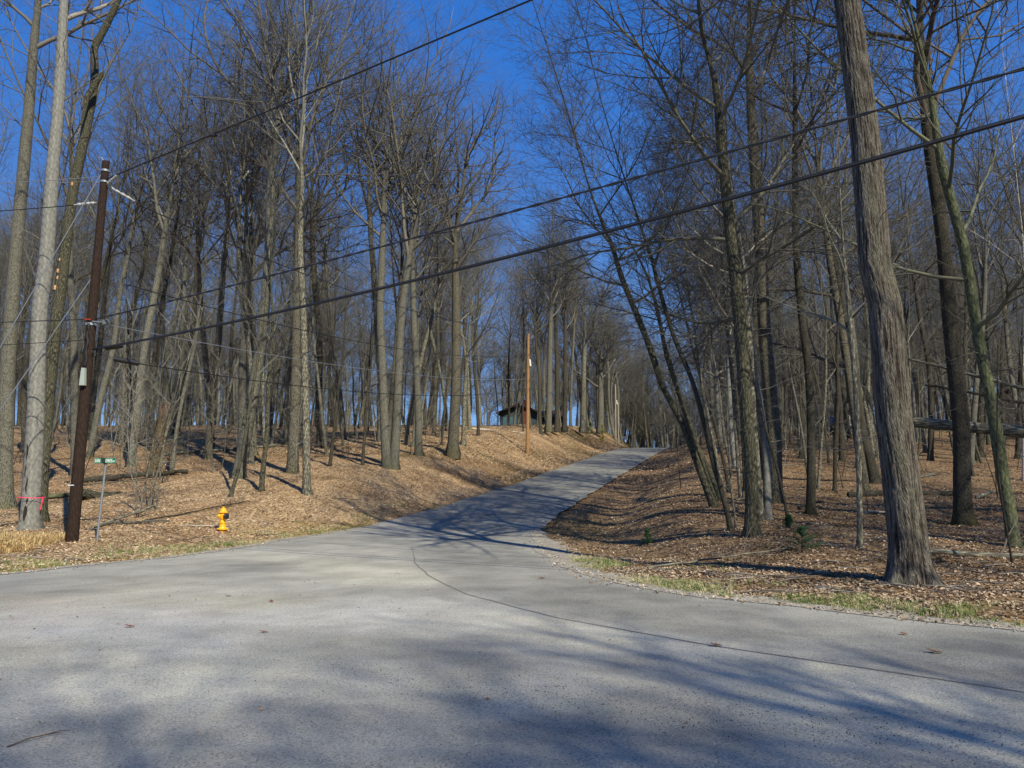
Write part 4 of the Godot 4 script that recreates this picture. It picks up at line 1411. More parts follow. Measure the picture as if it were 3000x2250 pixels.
func build_wood_floor() -> void:
	log_on_ground(on_land(-16.6, 31.0, 0.18), on_land(-13.5, 28.6, 0.16) + Vector3(-2.2, 0.25, -5.2), 0.24, 0.2, M.moss, "thick mossy log lying on the slope behind the street sign")
	log_on_ground(on_land(-18.6, 31.6, 0.1), on_land(-17.0, 32.3, 0.1), 0.09, 0.08, M.green, "thin yellow-green log lying just right of the pink-taped trunk")
	log_on_ground(on_land(-19.4, 36.0, 0.12), on_land(-15.6, 38.5, 0.15), 0.13, 0.09, M.dark, "dark log lying on the slope above the mossy log")
	log_on_ground(on_land(-12.9, 25.0, 0.05), on_land(-12.3, 27.7, 0.28), 0.05, 0.035, M.lichen, "bare grey branch lying behind the foot of the street sign", "fallen_branch", 4)
	log_on_ground(on_land(-12.8, 25.4, 0.10), on_land(-11.2, 26.4, 0.08), 0.045, 0.03, M.grey, "split grey branch lying beside the bare grey one behind the sign", "fallen_branch", 2)
	log_on_ground(on_land(-11.9, 26.2, 0.05), on_land(-10.0, 30.2, 0.1), 0.03, 0.018, M.dark, "thin curved dark branch lying left of the fire hydrant", "fallen_branch", 3)
	log_on_ground(on_land(-9.65, 26.6, 0.08), on_land(-10.75, 26.2, 0.03), 0.022, 0.012, M.birch, "short whitish stick leaning against the left side of the hydrant", "fallen_branch", 0)
	log_on_ground(on_land(-21.0, 48.0, 0.1), on_land(-15.0, 51.0, 0.25), 0.10, 0.06, M.lichen, "pale broken trunk lying high on the left slope", "fallen_log", 3)
	log_on_ground(on_land(-9.0, 62.0, 0.2), on_land(-5.0, 66.0, 0.9), 0.07, 0.04, M.lichen, "grey fallen limbs propped up near the crest left of the house", "fallen_branch", 6)
	log_on_ground(on_land(-3.6, 72.0, 0.1), on_land(1.0, 74.0, 0.1), 0.08, 0.05, M.birch, "whitish dead limb lying on the crest in front of the house", "fallen_branch", 3)
	log_on_ground(on_land(12.6, 30.1, 0.1), on_land(16.6, 30.1, 0.12), 0.12, 0.10, M.dark, "long brown log lying behind the massive oak")
	log_on_ground(on_land(16.4, 28.4, 0.05), on_land(17.9, 29.9, 0.22), 0.07, 0.05, M.lichen, "short pale broken log right of the dark rough trunk", "fallen_log", 1)
	log_on_ground(on_land(11.0, 25.5, 0.04), on_land(12.1, 25.6, 0.05), 0.028, 0.02, M.birch, "white bare stick lying left of the massive oak", "fallen_branch", 0)
	log_on_ground(on_land(9.0, 17.7, 0.06), on_land(13.0, 16.6, 0.08), 0.07, 0.05, M.lichen, "long grey branch lying right of the massive oak's foot", "fallen_branch", 3)
	log_on_ground(on_land(2.9, 17.6, 0.02), on_land(7.6, 18.9, 0.1), 0.025, 0.012, M.lichen, "thin grey branch lying before the small green pine", "fallen_branch", 5)
	log_on_ground(on_land(9.4, 26.4, 0.1), on_land(10.6, 27.4, 0.2), 0.05, 0.03, M.dark, "forked dark branch lying right of the moss-footed trunk", "fallen_branch", 3)
	# the big fallen tree hung up at the right edge
	log_on_ground(Vector3(12.9, 3.98, -25.6), Vector3(20.5, 2.75, -22.5), 0.16, 0.22, M.lichen, "broken trunk lying level in the air behind the massive oak, right of it")
	log_on_ground(Vector3(12.9, 6.2, -26.2), Vector3(19.0, 3.6, -23.0), 0.04, 0.085, M.lichen, "higher dead limb slanting down to the right edge behind the oak", "fallen_branch", 5)
	log_on_ground(Vector3(13.2, 5.1, -25.2), Vector3(19.2, 3.3, -22.4), 0.035, 0.07, M.dark, "dark dead limb just under the higher slanting one", "fallen_branch", 5)
	for k in 26:
		var right := k % 2 == 0
		var d := rng.randf_range(24.0, 62.0)
		var x := rng.randf_range(right_edge(d) + 6.0, 0.62 * d) if right else rng.randf_range(-0.6 * d, left_edge(d) - 6.0)
		var a := rng.randf() * TAU
		var l := rng.randf_range(1.2, 4.0)
		log_on_ground(on_land(x, d, 0.06), on_land(x + cos(a) * l, d + sin(a) * l, 0.08), rng.randf_range(0.02, 0.06), 0.015, [M.lichen, M.dark, M.grey][k % 3], "%s dead branch on leaves %s" % [["pale", "dark", "grey"][k % 3], by_landmark(x, d)], "fallen_branch", 2)
	# rotten snag on the left slope
	var o := base("rotten_snag", on_land(-17.4, 38.6))
	tag(o, "broken reddish brown rotten trunk stub on the slope above the street sign", "snag")
	var b := Builder.new()
	var p := PackedVector3Array()
	var r := PackedFloat32Array()
	for i in 12:
		p.append(Vector3(0.04 * i, -0.3 + 0.3 * i, 0) + jitter(0.03))
		r.append(0.30 - 0.011 * i + rng.randf_range(-0.02, 0.02))
	b.tube(p, r, 14, Color(1.2, .8, .6), Color(1.3, .75, .55), 3.0, 0.42)
	put(b, "stem", M.oak, o)
	b = Builder.new()
	for k in 16:
		var a := TAU * k / 16.0
		var f := p[-1] + Vector3(cos(a), 0, sin(a)) * 0.16
		b.spike(f - Vector3(0, 0.2, 0), f + Vector3(cos(a) * 0.05, rng.randf_range(0.1, 0.75), sin(a) * 0.05), 0.05, Color(.17, .09, .055))
	put(b, "splinters", M.limb, o)
	# pink tape round the pale trunk
	o = base("flagging_tape", Vector3(-14.76, land(-14.76, 24.75) + 0.95, -24.75))
	tag(o, "bright pink plastic tape tied round the pale trunk left of the pole", "tape")
	b = Builder.new()
	var pink := Color.WHITE
	for k in 30:
		var a0 := TAU * k / 30.0
		var a1 := TAU * (k + 1) / 30.0
		var e0 := Vector3(cos(a0) * 0.385 - 0.03, 0.012 * sin(a0 * 2.0), -sin(a0) * 0.385)
		var e1 := Vector3(cos(a1) * 0.385 - 0.03, 0.012 * sin(a1 * 2.0), -sin(a1) * 0.385)
		b.quad(e0 - Vector3(0, 0.012, 0), e0 + Vector3(0, 0.012, 0), e1 + Vector3(0, 0.012, 0), e1 - Vector3(0, 0.012, 0))
	put(b, "band", plain(Color(.93, .27, .42), 0.5), o)
	b = Builder.new()
	var t0 := Vector3(0.36, 0.0, 0.06)
	for k in 5:
		var t1 := t0 + Vector3(0.012 * (1 if k % 2 else -1), -0.075, 0.012)
		b.quad(t1 - Vector3(0.015, 0, 0), t0 - Vector3(0.015, 0, 0), t0 + Vector3(0.015, 0, 0), t1 + Vector3(0.015, 0, 0))
		t0 = t1
	put(b, "tape_tail", plain(Color(.95, .20, .34), 0.5), o)

func conifer(at: Vector3, tall: float, wide: float, label: String, called := "pine_seedling", cat := "small pine", leaf := Color(.035, .085, .035)) -> void:
	var o := base(called, at)
	tag(o, label, cat, "small evergreens")
	var b := Builder.new()
	tube_between(b, Vector3(0, -0.1, 0), Vector3(0.02, tall, 0), 0.014, 0.004, 6, 3)
	put(b, "stem", M.dark, o)
	b = Builder.new()
	for k in 46:
		var f := rng.randf_range(0.12, 1.0)
		var a := rng.randf() * TAU
		var length := wide * (1.1 - f) * rng.randf_range(0.6, 1.1)
		var s := Vector3(0.02 * f, tall * f, 0)
		var dir := Vector3(cos(a), rng.randf_range(0.05, 0.5), sin(a)).normalized()
		for i in 16:
			var q := s + dir * length * (0.15 + 0.85 * i / 16.0)
			for j in 3:
				b.spike(q, q + (dir * 0.7 + jitter(0.9)).normalized() * 0.10 * clampf(tall, 0.7, 1.6), 0.0030 * clampf(tall, 1.0, 2.5), leaf * rng.randf_range(0.7, 1.4))
	put(b, "needles", M.limb, o)

func leaf_mesh(lobed: bool) -> ArrayMesh:
	var b := Builder.new()
	var n := 6
	var rows := []
	for i in n + 1:
		var t := float(i) / n
		var half := 0.30 * sin(PI * clampf(t * 0.94 + 0.03, 0, 1)) * (1.0 if not lobed else (1.25 if i % 2 else 0.62))
		var lift := 0.22 * t * t + 0.05 * sin(t * 9.0)
		rows.append([Vector3(-half, lift + half * 0.7, -t), Vector3(0, lift, -t), Vector3(half, lift + half * 0.45, -t)])
	for i in n:
		for k in 2:
			b.quad(rows[i][k], rows[i + 1][k], rows[i + 1][k + 1], rows[i][k + 1])
	return b.done()

func flat_leaf() -> ArrayMesh:
	var b := Builder.new()
	var c := Vector3(0, 0.0, 0)
	var pts := [Vector3(0, 0.10, -0.5), Vector3(0.24, 0.16, -0.12), Vector3(0.16, 0.05, 0.32), Vector3(0, 0.16, 0.5), Vector3(-0.18, 0.14, 0.26), Vector3(-0.26, 0.04, -0.14)]
	var q := 0
	for i in 6:
		var a: Vector3 = pts[i]
		var e: Vector3 = pts[(i + 1) % 6]
		var nn := (e - c).cross(a - c).normalized()
		if nn.y < 0.0:
			nn = -nn
		for k in [c, a, e]:
			b.v.append(k)
			b.n.append(nn)
			b.c.append(Color.WHITE)
		for k in 3:
			b.idx.append(q + k)
		q += 3
	return b.done()

const LITTER := [Color(.43, .325, .205), Color(.34, .243, .152), Color(.53, .425, .29), Color(.21, .15, .10), Color(.64, .545, .41), Color(.38, .283, .178), Color(.26, .188, .135), Color(.48, .373, .247)]

func scatter_leaves() -> void:
	var leaf := flat_leaf()
	var where := []
	var tints := []
	for k in 380000:
		var u := rng.randf()
		var d := 10.0 + 58.0 * u * u * 0.75 + 58.0 * u * 0.25
		var x := rng.randf_range(-0.70 * d - 2.0, 0.70 * d + 2.0)
		var du := outside(x, d)
		if du < 0.2 - 1.1 * pow(rng.randf(), 5.0) or du < 0.6 and rng.randf() < 0.5:
			continue
		if du > 0.0 and patches.get_noise_2d(x * 6.0, d * 6.0) + 0.4 * patches.get_noise_2d(x * 17.0, d * 17.0) > rng.randf_range(0.0, 0.45):
			continue
		var s := 0.03 + 0.07 * pow(rng.randf(), 1.4)
		var basis_ := Basis.from_euler(Vector3(rng.randf_range(-0.6, 0.6), rng.randf() * TAU, rng.randf_range(-0.6, 0.6))).scaled(Vector3.ONE * s)
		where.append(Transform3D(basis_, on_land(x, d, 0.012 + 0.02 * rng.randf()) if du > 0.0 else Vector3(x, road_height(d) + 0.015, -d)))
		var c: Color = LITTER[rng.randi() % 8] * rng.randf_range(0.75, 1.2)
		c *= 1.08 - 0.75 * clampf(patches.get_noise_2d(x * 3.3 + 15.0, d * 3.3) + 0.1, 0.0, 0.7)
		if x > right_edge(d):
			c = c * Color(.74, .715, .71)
		tints.append(c)
	for k in 60000:
		var d := rng.randf_range(48.0, 106.0)
		var left := k % 3 > 0
		var du := 0.3 + 15.0 * pow(rng.randf(), 1.3)
		var x := left_edge(d) - du if left else right_edge(d) + du
		if patches.get_noise_2d(x * 2.0, d * 2.0) > rng.randf_range(-0.1, 0.4):
			continue
		var s := rng.randf_range(0.08, 0.17)
		where.append(Transform3D(Basis.from_euler(Vector3(rng.randf_range(-0.6, 0.6), rng.randf() * TAU, rng.randf_range(-0.6, 0.6))).scaled(Vector3.ONE * s), on_land(x, d, 0.03)))
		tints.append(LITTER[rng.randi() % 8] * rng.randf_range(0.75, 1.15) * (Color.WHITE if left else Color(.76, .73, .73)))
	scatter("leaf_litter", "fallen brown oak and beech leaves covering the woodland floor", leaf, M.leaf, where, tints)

func scatter_twigs() -> void:   # dead twigs among the leaves, and scraps of leaf blown onto the apron
	var b := Builder.new()
	b.stick(PackedVector3Array([Vector3(-0.5, 0, 0), Vector3(-0.1, 0.04, 0.05), Vector3(0.2, 0.03, 0.0), Vector3(0.5, 0.06, 0.09)]), PackedFloat32Array([0.02, 0.018, 0.013, 0.0]), 4, Color.WHITE)
	b.stick(PackedVector3Array([Vector3(-0.1, 0.04, 0.05), Vector3(0.1, 0.05, 0.18), Vector3(0.25, 0.02, 0.3)]), PackedFloat32Array([0.012, 0.009, 0.0]), 3, Color.WHITE)
	b.stick(PackedVector3Array([Vector3(0.2, 0.03, 0.0), Vector3(0.32, 0.07, -0.16)]), PackedFloat32Array([0.009, 0.0]), 3, Color.WHITE)
	var where := []
	var tints := []
	for k in 1900:
		var d := 13.0 + 50.0 * rng.randf() * rng.randf()
		var x := rng.randf_range(-0.68 * d, 0.68 * d)
		var du := outside(x, d)
		if du < 0.8 or du < 6.0 and d > 32.0 and x < 0.0 and rng.randf() < 0.8:
			continue
		var s := rng.randf_range(0.15, 0.75)
		where.append(Transform3D(Basis(Vector3.UP, rng.randf() * TAU).scaled(Vector3.ONE * s), on_land(x, d, 0.025)))
		tints.append(Color(.12, .10, .082).lerp(Color(.30, .275, .235), pow(rng.randf(), 3.0)))
	scatter("dead_twigs", "small dead twigs lying among the fallen leaves", b.done(), M.scatter, where, tints)
	where = []
	tints = []
	for k in 420:
		var d := rng.randf_range(5.0, 24.0)
		var x := rng.randfn(-6.0, 3.2) if k % 3 else rng.randf_range(-8.0, 6.0)
		if outside(x, d) > -0.2 or rng.randf() > 0.25 + exp(-pow((d - 13.0) / 4.0, 2.0)):
			continue
		var s := rng.randf_range(0.015, 0.055)
		where.append(Transform3D(Basis.from_euler(Vector3(rng.randf_range(-0.3, 0.3), rng.randf() * TAU, rng.randf_range(-0.3, 0.3))).scaled(Vector3.ONE * s), Vector3(x, road_height(d) + 0.01, -d)))
		tints.append(LITTER[rng.randi() % 8] * Color(.75, .62, .55))
	scatter("leaf_scraps", "scraps of brown leaf blown over the junction", flat_leaf(), M.leaf, where, tints)

func grass_clump() -> ArrayMesh:
	var b := Builder.new()
	for k in 9:
		var a := rng.randf() * TAU
		var lean := rng.randf_range(0.15, 0.75)
		var s := Vector3(cos(a), 0, sin(a)) * rng.randf() * 0.25
		var side := Vector3(-sin(a), 0, cos(a)) * 0.022
		var tall := rng.randf_range(0.5, 1.0)
		var m := s + Vector3(cos(a) * lean * 0.35, tall * 0.6, sin(a) * lean * 0.35)
		var t := s + Vector3(cos(a) * lean, tall * (1.0 - 0.3 * lean), sin(a) * lean)
		b.quad(s - side, m - side * 0.8, m + side * 0.8, s + side)
		b.quad(m - side * 0.8, t - side * 0.1, t + side * 0.1, m + side * 0.8)
	return b.done()

func scatter_grass() -> void:
	var clump := grass_clump()
	var green := []
	var green_c := []
	var dry := []
	var dry_c := []
	var orange := []
	var orange_c := []
	for k in 16000:
		var right := rng.randf() < 0.45
		var d := rng.randf_range(9.0, 21.0) if right else rng.randf_range(15.0, 37.0)
		var du := rng.randf() * rng.randf() * (2.2 if right else 3.2) + 0.12
		var x := right_edge(d) + du * 1.3 if right else left_edge(d) - du
		var p := patches.get_noise_2d(x * 4.0, d * 4.0)
		if rng.randf() > (0.04 if right else 0.36) + p * 2.0 or (not right and d > 27.0 and rng.randf() < 0.65):
			continue
		var s := rng.randf_range(0.07, 0.17)
		var t := Transform3D(Basis(Vector3.UP, rng.randf() * TAU).scaled(Vector3(s, s * rng.randf_range(0.7, 1.1), s)), on_land(x, d))
		if rng.randf() < (0.36 if right else 0.6) + patches.get_noise_2d(x * 2.0 + 70.0, d * 2.0):
			green.append(t)
			green_c.append(Color(.13, .20, .055).lerp(Color(.22, .25, .08), rng.randf()))
		else:
			dry.append(t)
			dry_c.append(Color(.46, .39, .22).lerp(Color(.58, .50, .32), rng.randf()))
	for k in 2600:
		var d := rng.randf_range(17.5, 23.2)
		var x := rng.randf_range(-16.5, -12.7) + rng.randf() * 0.4
		if outside(x, d) < 0.4 or rng.randf() > 1.1 - absf(d - 20.4) * 0.3:
			continue
		var s := rng.randf_range(0.14, 0.34)
		orange.append(Transform3D(Basis(Vector3.UP, rng.randf() * TAU).scaled(Vector3(s * 1.2, s, s * 1.2)), on_land(x, d)))
		orange_c.append(Color(.46, .30, .13).lerp(Color(.56, .44, .23), rng.randf()))
	scatter("green_grass", "thin green grass along the road verges", clump, M.blade, green, green_c)
	scatter("dry_grass", "straw coloured dead grass along the road verges", clump, M.blade, dry, dry_c)
	scatter("tall_dry_grass", "rusty dry grass in front of the pink-taped trunk", clump, M.blade, orange, orange_c)

func scatter_stones() -> void:
	var b := Builder.new()
	b.lathe([[0.001, -0.35], [0.42, -0.25], [0.5, 0.02], [0.34, 0.3], [0.001, 0.38]], 6)
	var stone := b.done()
	var where := []
	var tints := []
	for k in 5200:
		var d: float
		var x: float
		var c: Color
		var s: float
		if k < 800:   # dark crumbs of broken asphalt in a swept band
			var t := rng.randfn(0.0, 0.55)
			x = lerpf(-0.6, 3.3, clampf(rng.randf() + t * 0.2, -0.5, 1.5)) + rng.randfn(0.0, 0.7)
			d = 6.6 - (x - 0.5) * 0.42 + rng.randfn(0.0, 0.38)
			c = Color(.07, .068, .066) * rng.randf_range(0.7, 1.7)
			s = rng.randf_range(0.005, 0.012)
		elif k < 2700:   # pale chips on the apron
			x = rng.randf_range(-9.0, 4.0)
			d = rng.randf_range(5.0, 14.0)
			c = Color(.42, .41, .39) * rng.randf_range(0.5, 1.15)
			s = rng.randf_range(0.006, 0.013)
		else:   # the gravel shoulders
			var right := rng.randf() < 0.75
			d = rng.randf_range(8.5, 26.0)
			var off := rng.randfn(0.25, 0.3)
			x = right_edge(d) + off if right else left_edge(d) - off * 0.6
			c = Color(.46, .44, .40) * rng.randf_range(0.55, 1.15)
			s = rng.randf_range(0.014, 0.04)
		if d < 3.0:
			continue
		var y := road_height(d) + 0.006 if outside(x, d) < 0.0 else land(x, d) + 0.025
		where.append(Transform3D(Basis.from_euler(jitter(3.0)).scaled(Vector3(s, s * 0.75, s)), Vector3(x, y + s * 0.2, -d)))
		tints.append(c)
	scatter("loose_stones", "loose stones and asphalt crumbs on the road and its gravel edges", stone, M.scatter, where, tints)

func road_leaves() -> void:
	var big := leaf_mesh(true)
	var brown := vertex_mat(0.7)
	brown.albedo_color = Color(.46, .30, .21)
	var spots := [[4.38, 8.40, 0.21, 1.2, "largest curled brown oak leaf lying on the road at the right"], [2.24, 8.78, 0.19, 1.5, "flat brown leaf lying on the dark seam of the road"], [4.53, 9.45, 0.14, 0.3, "small brown leaf on the road farther right behind the largest one"],
		[-2.85, 9.64, 0.15, 1.9, "brown leaf lying left of the middle on the gravelly apron"], [-4.60, 10.03, 0.18, 1.7, "long brown leaf lying on the apron at the left"], [0.64, 15.64, 0.20, 1.4, "pale brown leaf lying on the lane beyond the seam"],
		[-4.45, 12.98, 0.15, 2.2, "brown leaf lying on the apron toward the street sign"], [-0.17, 6.53, 0.07, 0.9, "tiny reddish leaf scrap on the road in the foreground"], [-3.6, 12.3, 0.14, 0.6, "small dark leaf on the apron right of the one toward the sign"], [1.25, 5.9, 0.06, 2.0, "tiny brown leaf scrap on the near road right of centre"]]
	for k in spots:
		var o := put(big, "fallen_leaf", brown)
		o.position = Vector3(k[0], road_height(k[1]) + 0.012, -k[1])
		o.rotation = Vector3(0.08, k[3], 0.05)
		o.scale = Vector3(k[2], k[2] * 0.5, k[2]) * 0.72
		tag(o, k[4], "leaf", "single leaves on the road")
	var b := Builder.new()
	b.stick(PackedVector3Array([Vector3(0, 0.006, 0), Vector3(0.06, 0.02, -0.13), Vector3(0.12, 0.015, -0.24), Vector3(0.2, 0.01, -0.32)]), PackedFloat32Array([0.005, 0.0045, 0.004, 0.0]), 5, Color(.10, .07, .05))
	b.stick(PackedVector3Array([Vector3(0.12, 0.015, -0.24), Vector3(0.19, 0.03, -0.27), Vector3(0.26, 0.02, -0.31)]), PackedFloat32Array([0.0035, 0.003, 0.0]), 4, Color(.10, .07, .05))
	var tw := put(b, "fallen_twig", M.limb)
	tw.position = Vector3(-3.22, 0.006, -5.35)
	tag(tw, "thin forked twig lying on the road at the lower left", "twig")

# ---------------------------------------------------------------- the wood
func build_wood() -> void:
	for a in KNOWN:
		known_tree(a)
	var taken := []   # [x, d, keep clear]
	for a in KNOWN:
		taken.append(Vector3(a[3], a[4], 1.6))
	for k in [[-12.28, 22.6, 3.0], [1.3, 64.1, 3.0], [14.0, 107.6, 2.0], [1.0, 110.0, 7.0], [34.4, 88.0, 7.0], [31.5, 78.0, 3.0], [47.5, 68.0, 7.0], [-9.4, 26.3, 2.5]]:
		taken.append(Vector3(k[0], k[1], k[2]))
	var big := [model_tree("tree", "grey", 0.19, 26.0, "vase", 14, 0.10), model_tree("tree", "oak", 0.215, 27.0, "vase", 14, 0.07), model_tree("tree", "dark", 0.175, 25.0, "high", 13, 0.12),
		model_tree("tree", "lichen", 0.155, 25.0, "vase", 13, 0.14), model_tree("tree", "grey", 0.165, 24.0, "high", 13, 0.16), model_tree("tree", "dark", 0.20, 26.0, "vase", 14, 0.12),
		model_tree("tree", "oak", 0.18, 24.0, "vase", 13, 0.20), model_tree("tree", "lichen", 0.17, 22.0, "high", 12, 0.22), model_tree("tree", "grey", 0.24, 27.0, "fork", 12, 0.10), model_tree("tree", "dark", 0.16, 23.0, "slim", 16, 0.18)]
	var wide := [model_tree("tree", "beech", 0.17, 19.0, "wide", 17, 0.12), model_tree("tree", "moss", 0.16, 18.0, "wide", 17, 0.16), model_tree("tree", "dark", 0.18, 20.0, "arch", 14, 0.14)]
	var pole := [model_tree("young_tree", "dark", 0.085, 15.0, "slim", 12, 0.16), model_tree("young_tree", "moss", 0.075, 14.0, "slim", 12, 0.20), model_tree("young_tree", "lichen", 0.08, 16.0, "slim", 12, 0.14), model_tree("young_tree", "grey", 0.10, 17.0, "slim", 12, 0.18)]
	var heavy := [model_tree("tree", "oak", 0.34, 22.0, "arch", 20, 0.08, 14, 0.15), model_tree("tree", "grey", 0.32, 22.0, "vase", 18, 0.10, 14, 0.16)]
	var small := [model_tree("sapling", "dark", 0.022, 4.2, "sapling", 9, 0.3, 6), model_tree("sapling", "lichen", 0.026, 5.4, "sapling", 11, 0.25, 6), model_tree("sapling", "moss", 0.018, 3.4, "sapling", 8, 0.35, 6), model_tree("sapling", "beech", 0.024, 4.8, "sapling", 13, 0.25, 6)]
	var jobs := [
		# models, how many, left or right, nearest, farthest, spacing, words, category, group
		[big, 112, -1, 34.0, 108.0, 2.0, "tall bare", "tree", "tall bare trees of the wood"],
		[wide, 10, -1, 60.0, 108.0, 3.0, "spreading bare", "tree", "tall bare trees of the wood"],
		[big, 84, 1, 28.0, 108.0, 2.4, "tall bare", "tree", "tall bare trees of the wood"],
		[wide, 32, 1, 29.0, 110.0, 2.4, "spreading bare", "tree", "tall bare trees of the wood"],
		[pole, 116, -1, 29.0, 100.0, 1.5, "slender bare young", "young tree", "young trees and saplings of the wood"],
		[pole, 104, 1, 25.0, 105.0, 1.5, "slender bare young", "young tree", "young trees and saplings of the wood"],
		[small, 84, -1, 25.5, 62.0, 0.8, "thin twiggy", "sapling", "young trees and saplings of the wood"],
		[small, 64, 1, 20.0, 62.0, 0.8, "thin twiggy", "sapling", "young trees and saplings of the wood"],
	]
	for j in jobs:
		var done := 0
		var tries := 0
		while done < j[1] and tries < 6000:
			tries += 1
			var d: float = lerpf(j[3], j[4], sqrt(rng.randf()))
			var x: float
			if j[2] < 0:
				x = rng.randf_range(-0.68 * d - 3.0, left_edge(d) - (6.0 if d < 72.0 else 4.5))
			else:
				x = rng.randf_range(right_edge(d) + 5.0, 0.68 * d + 3.0)
			if j[7] == "sapling" and (d < 30.0 and j[2] < 0 and x > -11.0):
				continue
			var free := true
			for t in taken:
				if Vector2(t.x - x, t.y - d).length_squared() < pow(maxf(t.z, j[5] * 0.6) if t.z > 1.7 else maxf(j[5] * 0.55, t.z * 0.6), 2.0):
					free = false
					break
			if not free:
				continue
			taken.append(Vector3(x, d, minf(j[5], 1.6)))
			var size := rng.randf_range(0.88, 1.1) if j[2] < 0 and x < -0.25 * d else rng.randf_range(0.76, 1.0)
			place(j[0][done % j[0].size()], x, d, size, "%s %s %s %s" % [j[6], j[0][done % j[0].size()].get_meta("look"), "tree" if j[7] != "sapling" else "sapling", by_landmark(x, d)], j[7], j[8])
			done += 1
	var n := 0
	for k in [[-20.0, 42.0], [-17.3, 45.5], [-22.5, 50.0], [-14.2, 43.5], [-24.6, 46.5], [-12.6, 52.5], [-18.6, 55.5], [-27.0, 55.0], [-9.2, 56.0], [-30.5, 50.0], [-21.0, 38.5]]:
		place(big[n % 10], k[0], k[1], rng.randf_range(1.0, 1.14), "very tall bare %s tree %s" % [big[n % 10].get_meta("look"), by_landmark(k[0], k[1])], "tree", "tall bare trees of the wood")
		n += 1
	# trees beside and behind the viewer: the picture shows only the shadows they throw
	for k in [[-4.5, -15.0, 1.1], [0.5, -15.5, 1.0], [3.5, -17.5, 1.1], [6.5, -14.5, 1.0], [10.0, -17.0, 1.1], [13.0, -14.5, 1.0], [16.5, -16.5, 1.1], [20.0, -14.0, 1.0]]:
		place(heavy[used.get("tree", 0) % 2 if heavy[0].has_meta("label") and heavy[1].has_meta("label") else (1 if heavy[0].has_meta("label") else 0)], k[0], k[1], k[2], "big spreading bare tree behind the viewer, known by its shadow on the road", "tree", "trees behind the viewer")
	for k in [[16.5, 6.5, .8], [22.0, 11.0, 1.0], [27.0, 17.0, 1.0], [20.0, 2.0, 1.0], [24.0, -3.0, 1.0], [19.0, 9.0, .9], [26.0, 7.0, 1.0], [30.0, 13.0, .95], [23.0, 15.0, .9], [31.0, 0.0, 1.0], [17.5, 13.5, .8]]:
		place(big[int(k[0]) % 10], k[0], k[1], k[2], "tall bare tree beyond the right edge of the picture", "tree", "trees behind the viewer")
	# a cluster of thin leaning stems above the sign
	var o := base("sapling_clump", on_land(-12.9, 28.4))
	tag(o, "clump of thin grey stems leaning right on the slope between sign and hydrant", "sapling")
	for k in 5:
		var p := straight_path(rng.randf_range(6.0, 9.0), 0.10)
		for i in p.size():
			p[i] += Vector3(0.10 * p[i].y + 0.03 * p[i].y * (k - 2) + 0.17 * (k - 2), 0, 0.12 * sin(k * 2.4))
		put(trunk_shape(p, 0.03, p[-1].y + 0.2, "lichen", 8), "stem", M.lichen, o)
		put(crown_shape(p, 0.03, p[-1].y, "slim", 6, "lichen"), "crown", M.limb, o)
	# the far wood that reads as one grey mass
	var far := model_tree("far_tree", "grey", 0.22, 24.0, "vase", 12, 0.14, 6)
	var meshes := []
	for part in ["trunk", "crown"]:
		meshes.append((far.get_node(part) as MeshInstance3D).mesh)
	far.free()
	var bushy := model_tree("far_tree", "grey", 0.16, 17.0, "wide", 14, 0.16, 6)
	var low := []
	for part in ["trunk", "crown"]:
		low.append((bushy.get_node(part) as MeshInstance3D).mesh)
	bushy.free()
	var hedge := []
	var hedge_c := []
	for k in 260:
		var d := rng.randf_range(119.0, 200.0)
		var x := d * rng.randf_range(0.10, 0.42)
		hedge.append(Transform3D(Basis(Vector3.UP, rng.randf() * TAU).scaled(Vector3.ONE * rng.randf_range(0.6, 1.1)), on_land(x, d)))
		hedge_c.append(Color.WHITE)
	scatter("far_thicket_trunks", "grey stems of the distant thicket where the road goes over the crest", low[0], M.grey, hedge, hedge_c)
	scatter("far_thicket_crowns", "grey twiggy haze of the distant thicket where the road goes over the crest", low[1], M.limb, hedge, hedge_c)
	var where := []
	var tints := []
	for k in 520:
		var d := 113.0 + 130.0 * pow(rng.randf(), 1.4)
		var x := rng.randf_range(-0.72 * d, 0.75 * d)
		if outside(x, d) < 3.0 and d < 123.0:
			continue
		var s := rng.randf_range(0.7, 1.05)
		where.append(Transform3D(Basis(Vector3.UP, rng.randf() * TAU).scaled(Vector3.ONE * s), on_land(x, d)))
		tints.append(Color.WHITE)
	scatter("far_wood_trunks", "grey mass of distant tree trunks beyond the crest", meshes[0], M.grey, where, tints)
	scatter("far_wood_crowns", "brownish haze of distant bare crowns beyond the crest", meshes[1], M.limb, where, tints)

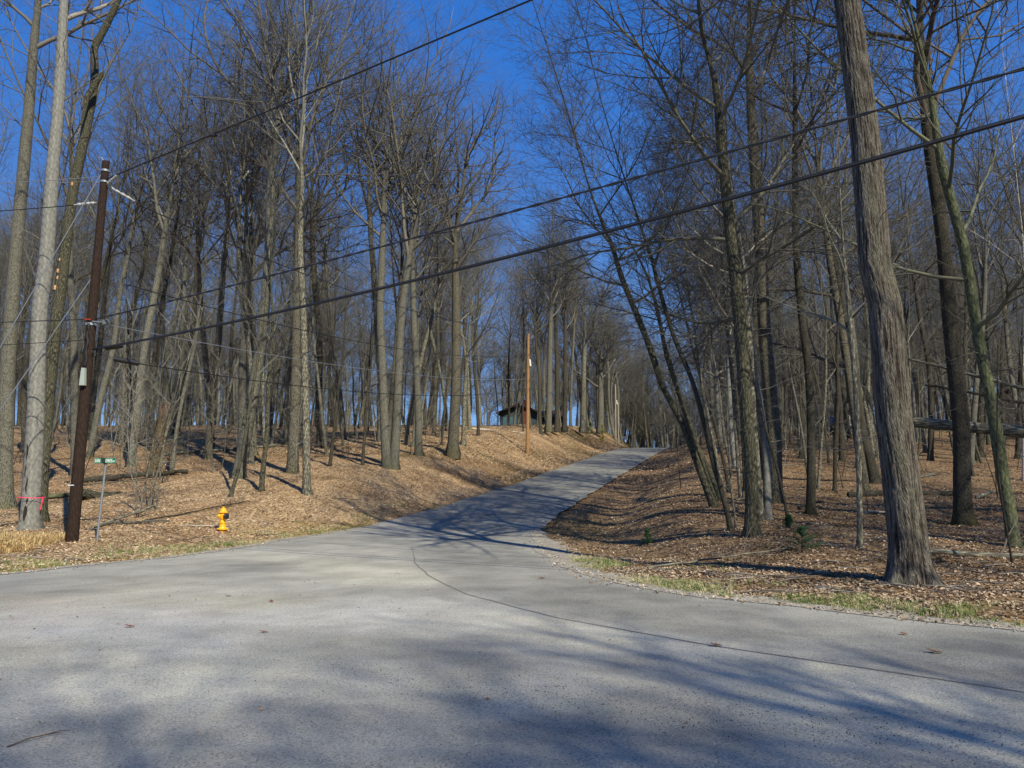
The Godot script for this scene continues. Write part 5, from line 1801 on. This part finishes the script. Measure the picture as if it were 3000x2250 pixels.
func _ready() -> void:
	rng.seed = 20240417
	bumps.seed = 3
	bumps.frequency = 0.11
	patches.seed = 8
	patches.frequency = 0.09
	patches.fractal_octaves = 3
	var cam := Camera3D.new()
	cam.name = "camera"
	cam.position = Vector3(0, 1.6, 0)
	cam.rotation = Vector3(0.13892, 0, 0)
	cam.fov = 51.49
	cam.near = 0.1
	cam.far = 1500.0
	add_child(cam)
	var sky := ProceduralSkyMaterial.new()
	sky.sky_top_color = Color(.14, .395, .725)
	sky.sky_horizon_color = Color(.56, .73, .90)
	sky.sky_curve = 0.135
	sky.ground_horizon_color = Color(.42, .40, .37)
	sky.ground_bottom_color = Color(.25, .22, .19)
	sky.sun_angle_max = 2.0
	var env := Environment.new()
	env.background_mode = Environment.BG_SKY
	env.sky = Sky.new()
	env.sky.sky_material = sky
	env.tonemap_mode = Environment.TONE_MAPPER_LINEAR
	env.tonemap_exposure = 1.3
	env.sdfgi_enabled = true
	env.ssao_enabled = true
	env.ssil_enabled = true
	var we := WorldEnvironment.new()
	we.name = "environment"
	we.environment = env
	add_child(we)
	var sun := DirectionalLight3D.new()
	sun.name = "sun"
	sun.light_color = Color(1.0, .968, .88)
	sun.light_energy = 1.6
	sun.light_angular_distance = 0.53
	sun.shadow_enabled = true
	add_child(sun)
	sun.look_at_from_position(Vector3.ZERO, Vector3(-.383, -.669, -.637), Vector3.UP)
	make_materials()
	M.furrows = bark(0.02, 19, [[0.0, .52, .51, .50], [0.5, .70, .69, .68], [1.0, .88, .87, .86]], 3.0)
	fill_edges()
	build_ground()
	build_road()
	build_wood()
	build_hill_house()
	build_right_houses()
	build_near_pole()
	build_far_pole("light brown wooden pole standing on the cleared bank left of the side road", 1.23, 64.15, 9.85, 0.155, 0.105, M.new_pole, true)
	build_far_pole("taller of the two thin whitish poles near the road crest", 14.0, 107.6, 8.0, 0.13, 0.09, M.old_pole, true)
	build_far_pole("shorter of the two thin whitish poles near the road crest", 14.45, 108.4, 5.6, 0.10, 0.08, M.old_pole, false)
	build_far_pole("brown wooden pole beyond the right edge where the long cables end", 16.4, 3.6, 9.6, 0.16, 0.11, M.creosote, false)
	build_wires()
	build_street_sign()
	build_hydrant()
	build_car("parked_car", 31.4, 78.0, 0.1, Color(.05, .055, .07), "dark parked car seen between trunks before the pale cottage", 0.25)
	build_dish()
	build_wood_floor()
	conifer(on_land(6.5, 18.2), 0.55, 0.62, "soft green pine seedling in the leaves left of the massive oak")
	conifer(on_land(4.0, 24.0), 0.45, 0.22, "smaller dark green seedling in the ditch by the road bend")
	conifer(on_land(7.6, 22.2), 0.35, 0.2, "tiny green seedling at the foot of the leaning pole-like stem")
	conifer(on_land(9.5, 97.0), 1.7, 0.8, "round green bush on the bank top before the broad crowned tree", "evergreen_bush", "bush")
	conifer(on_land(10.9, 96.0), 2.2, 0.35, "upright yellow shrub on the bank top beside the green bush", "yellow_shrub", "bush", Color(.30, .25, .05))
	scatter_leaves()
	scatter_twigs()
	scatter_grass()
	scatter_stones()
	road_leaves()
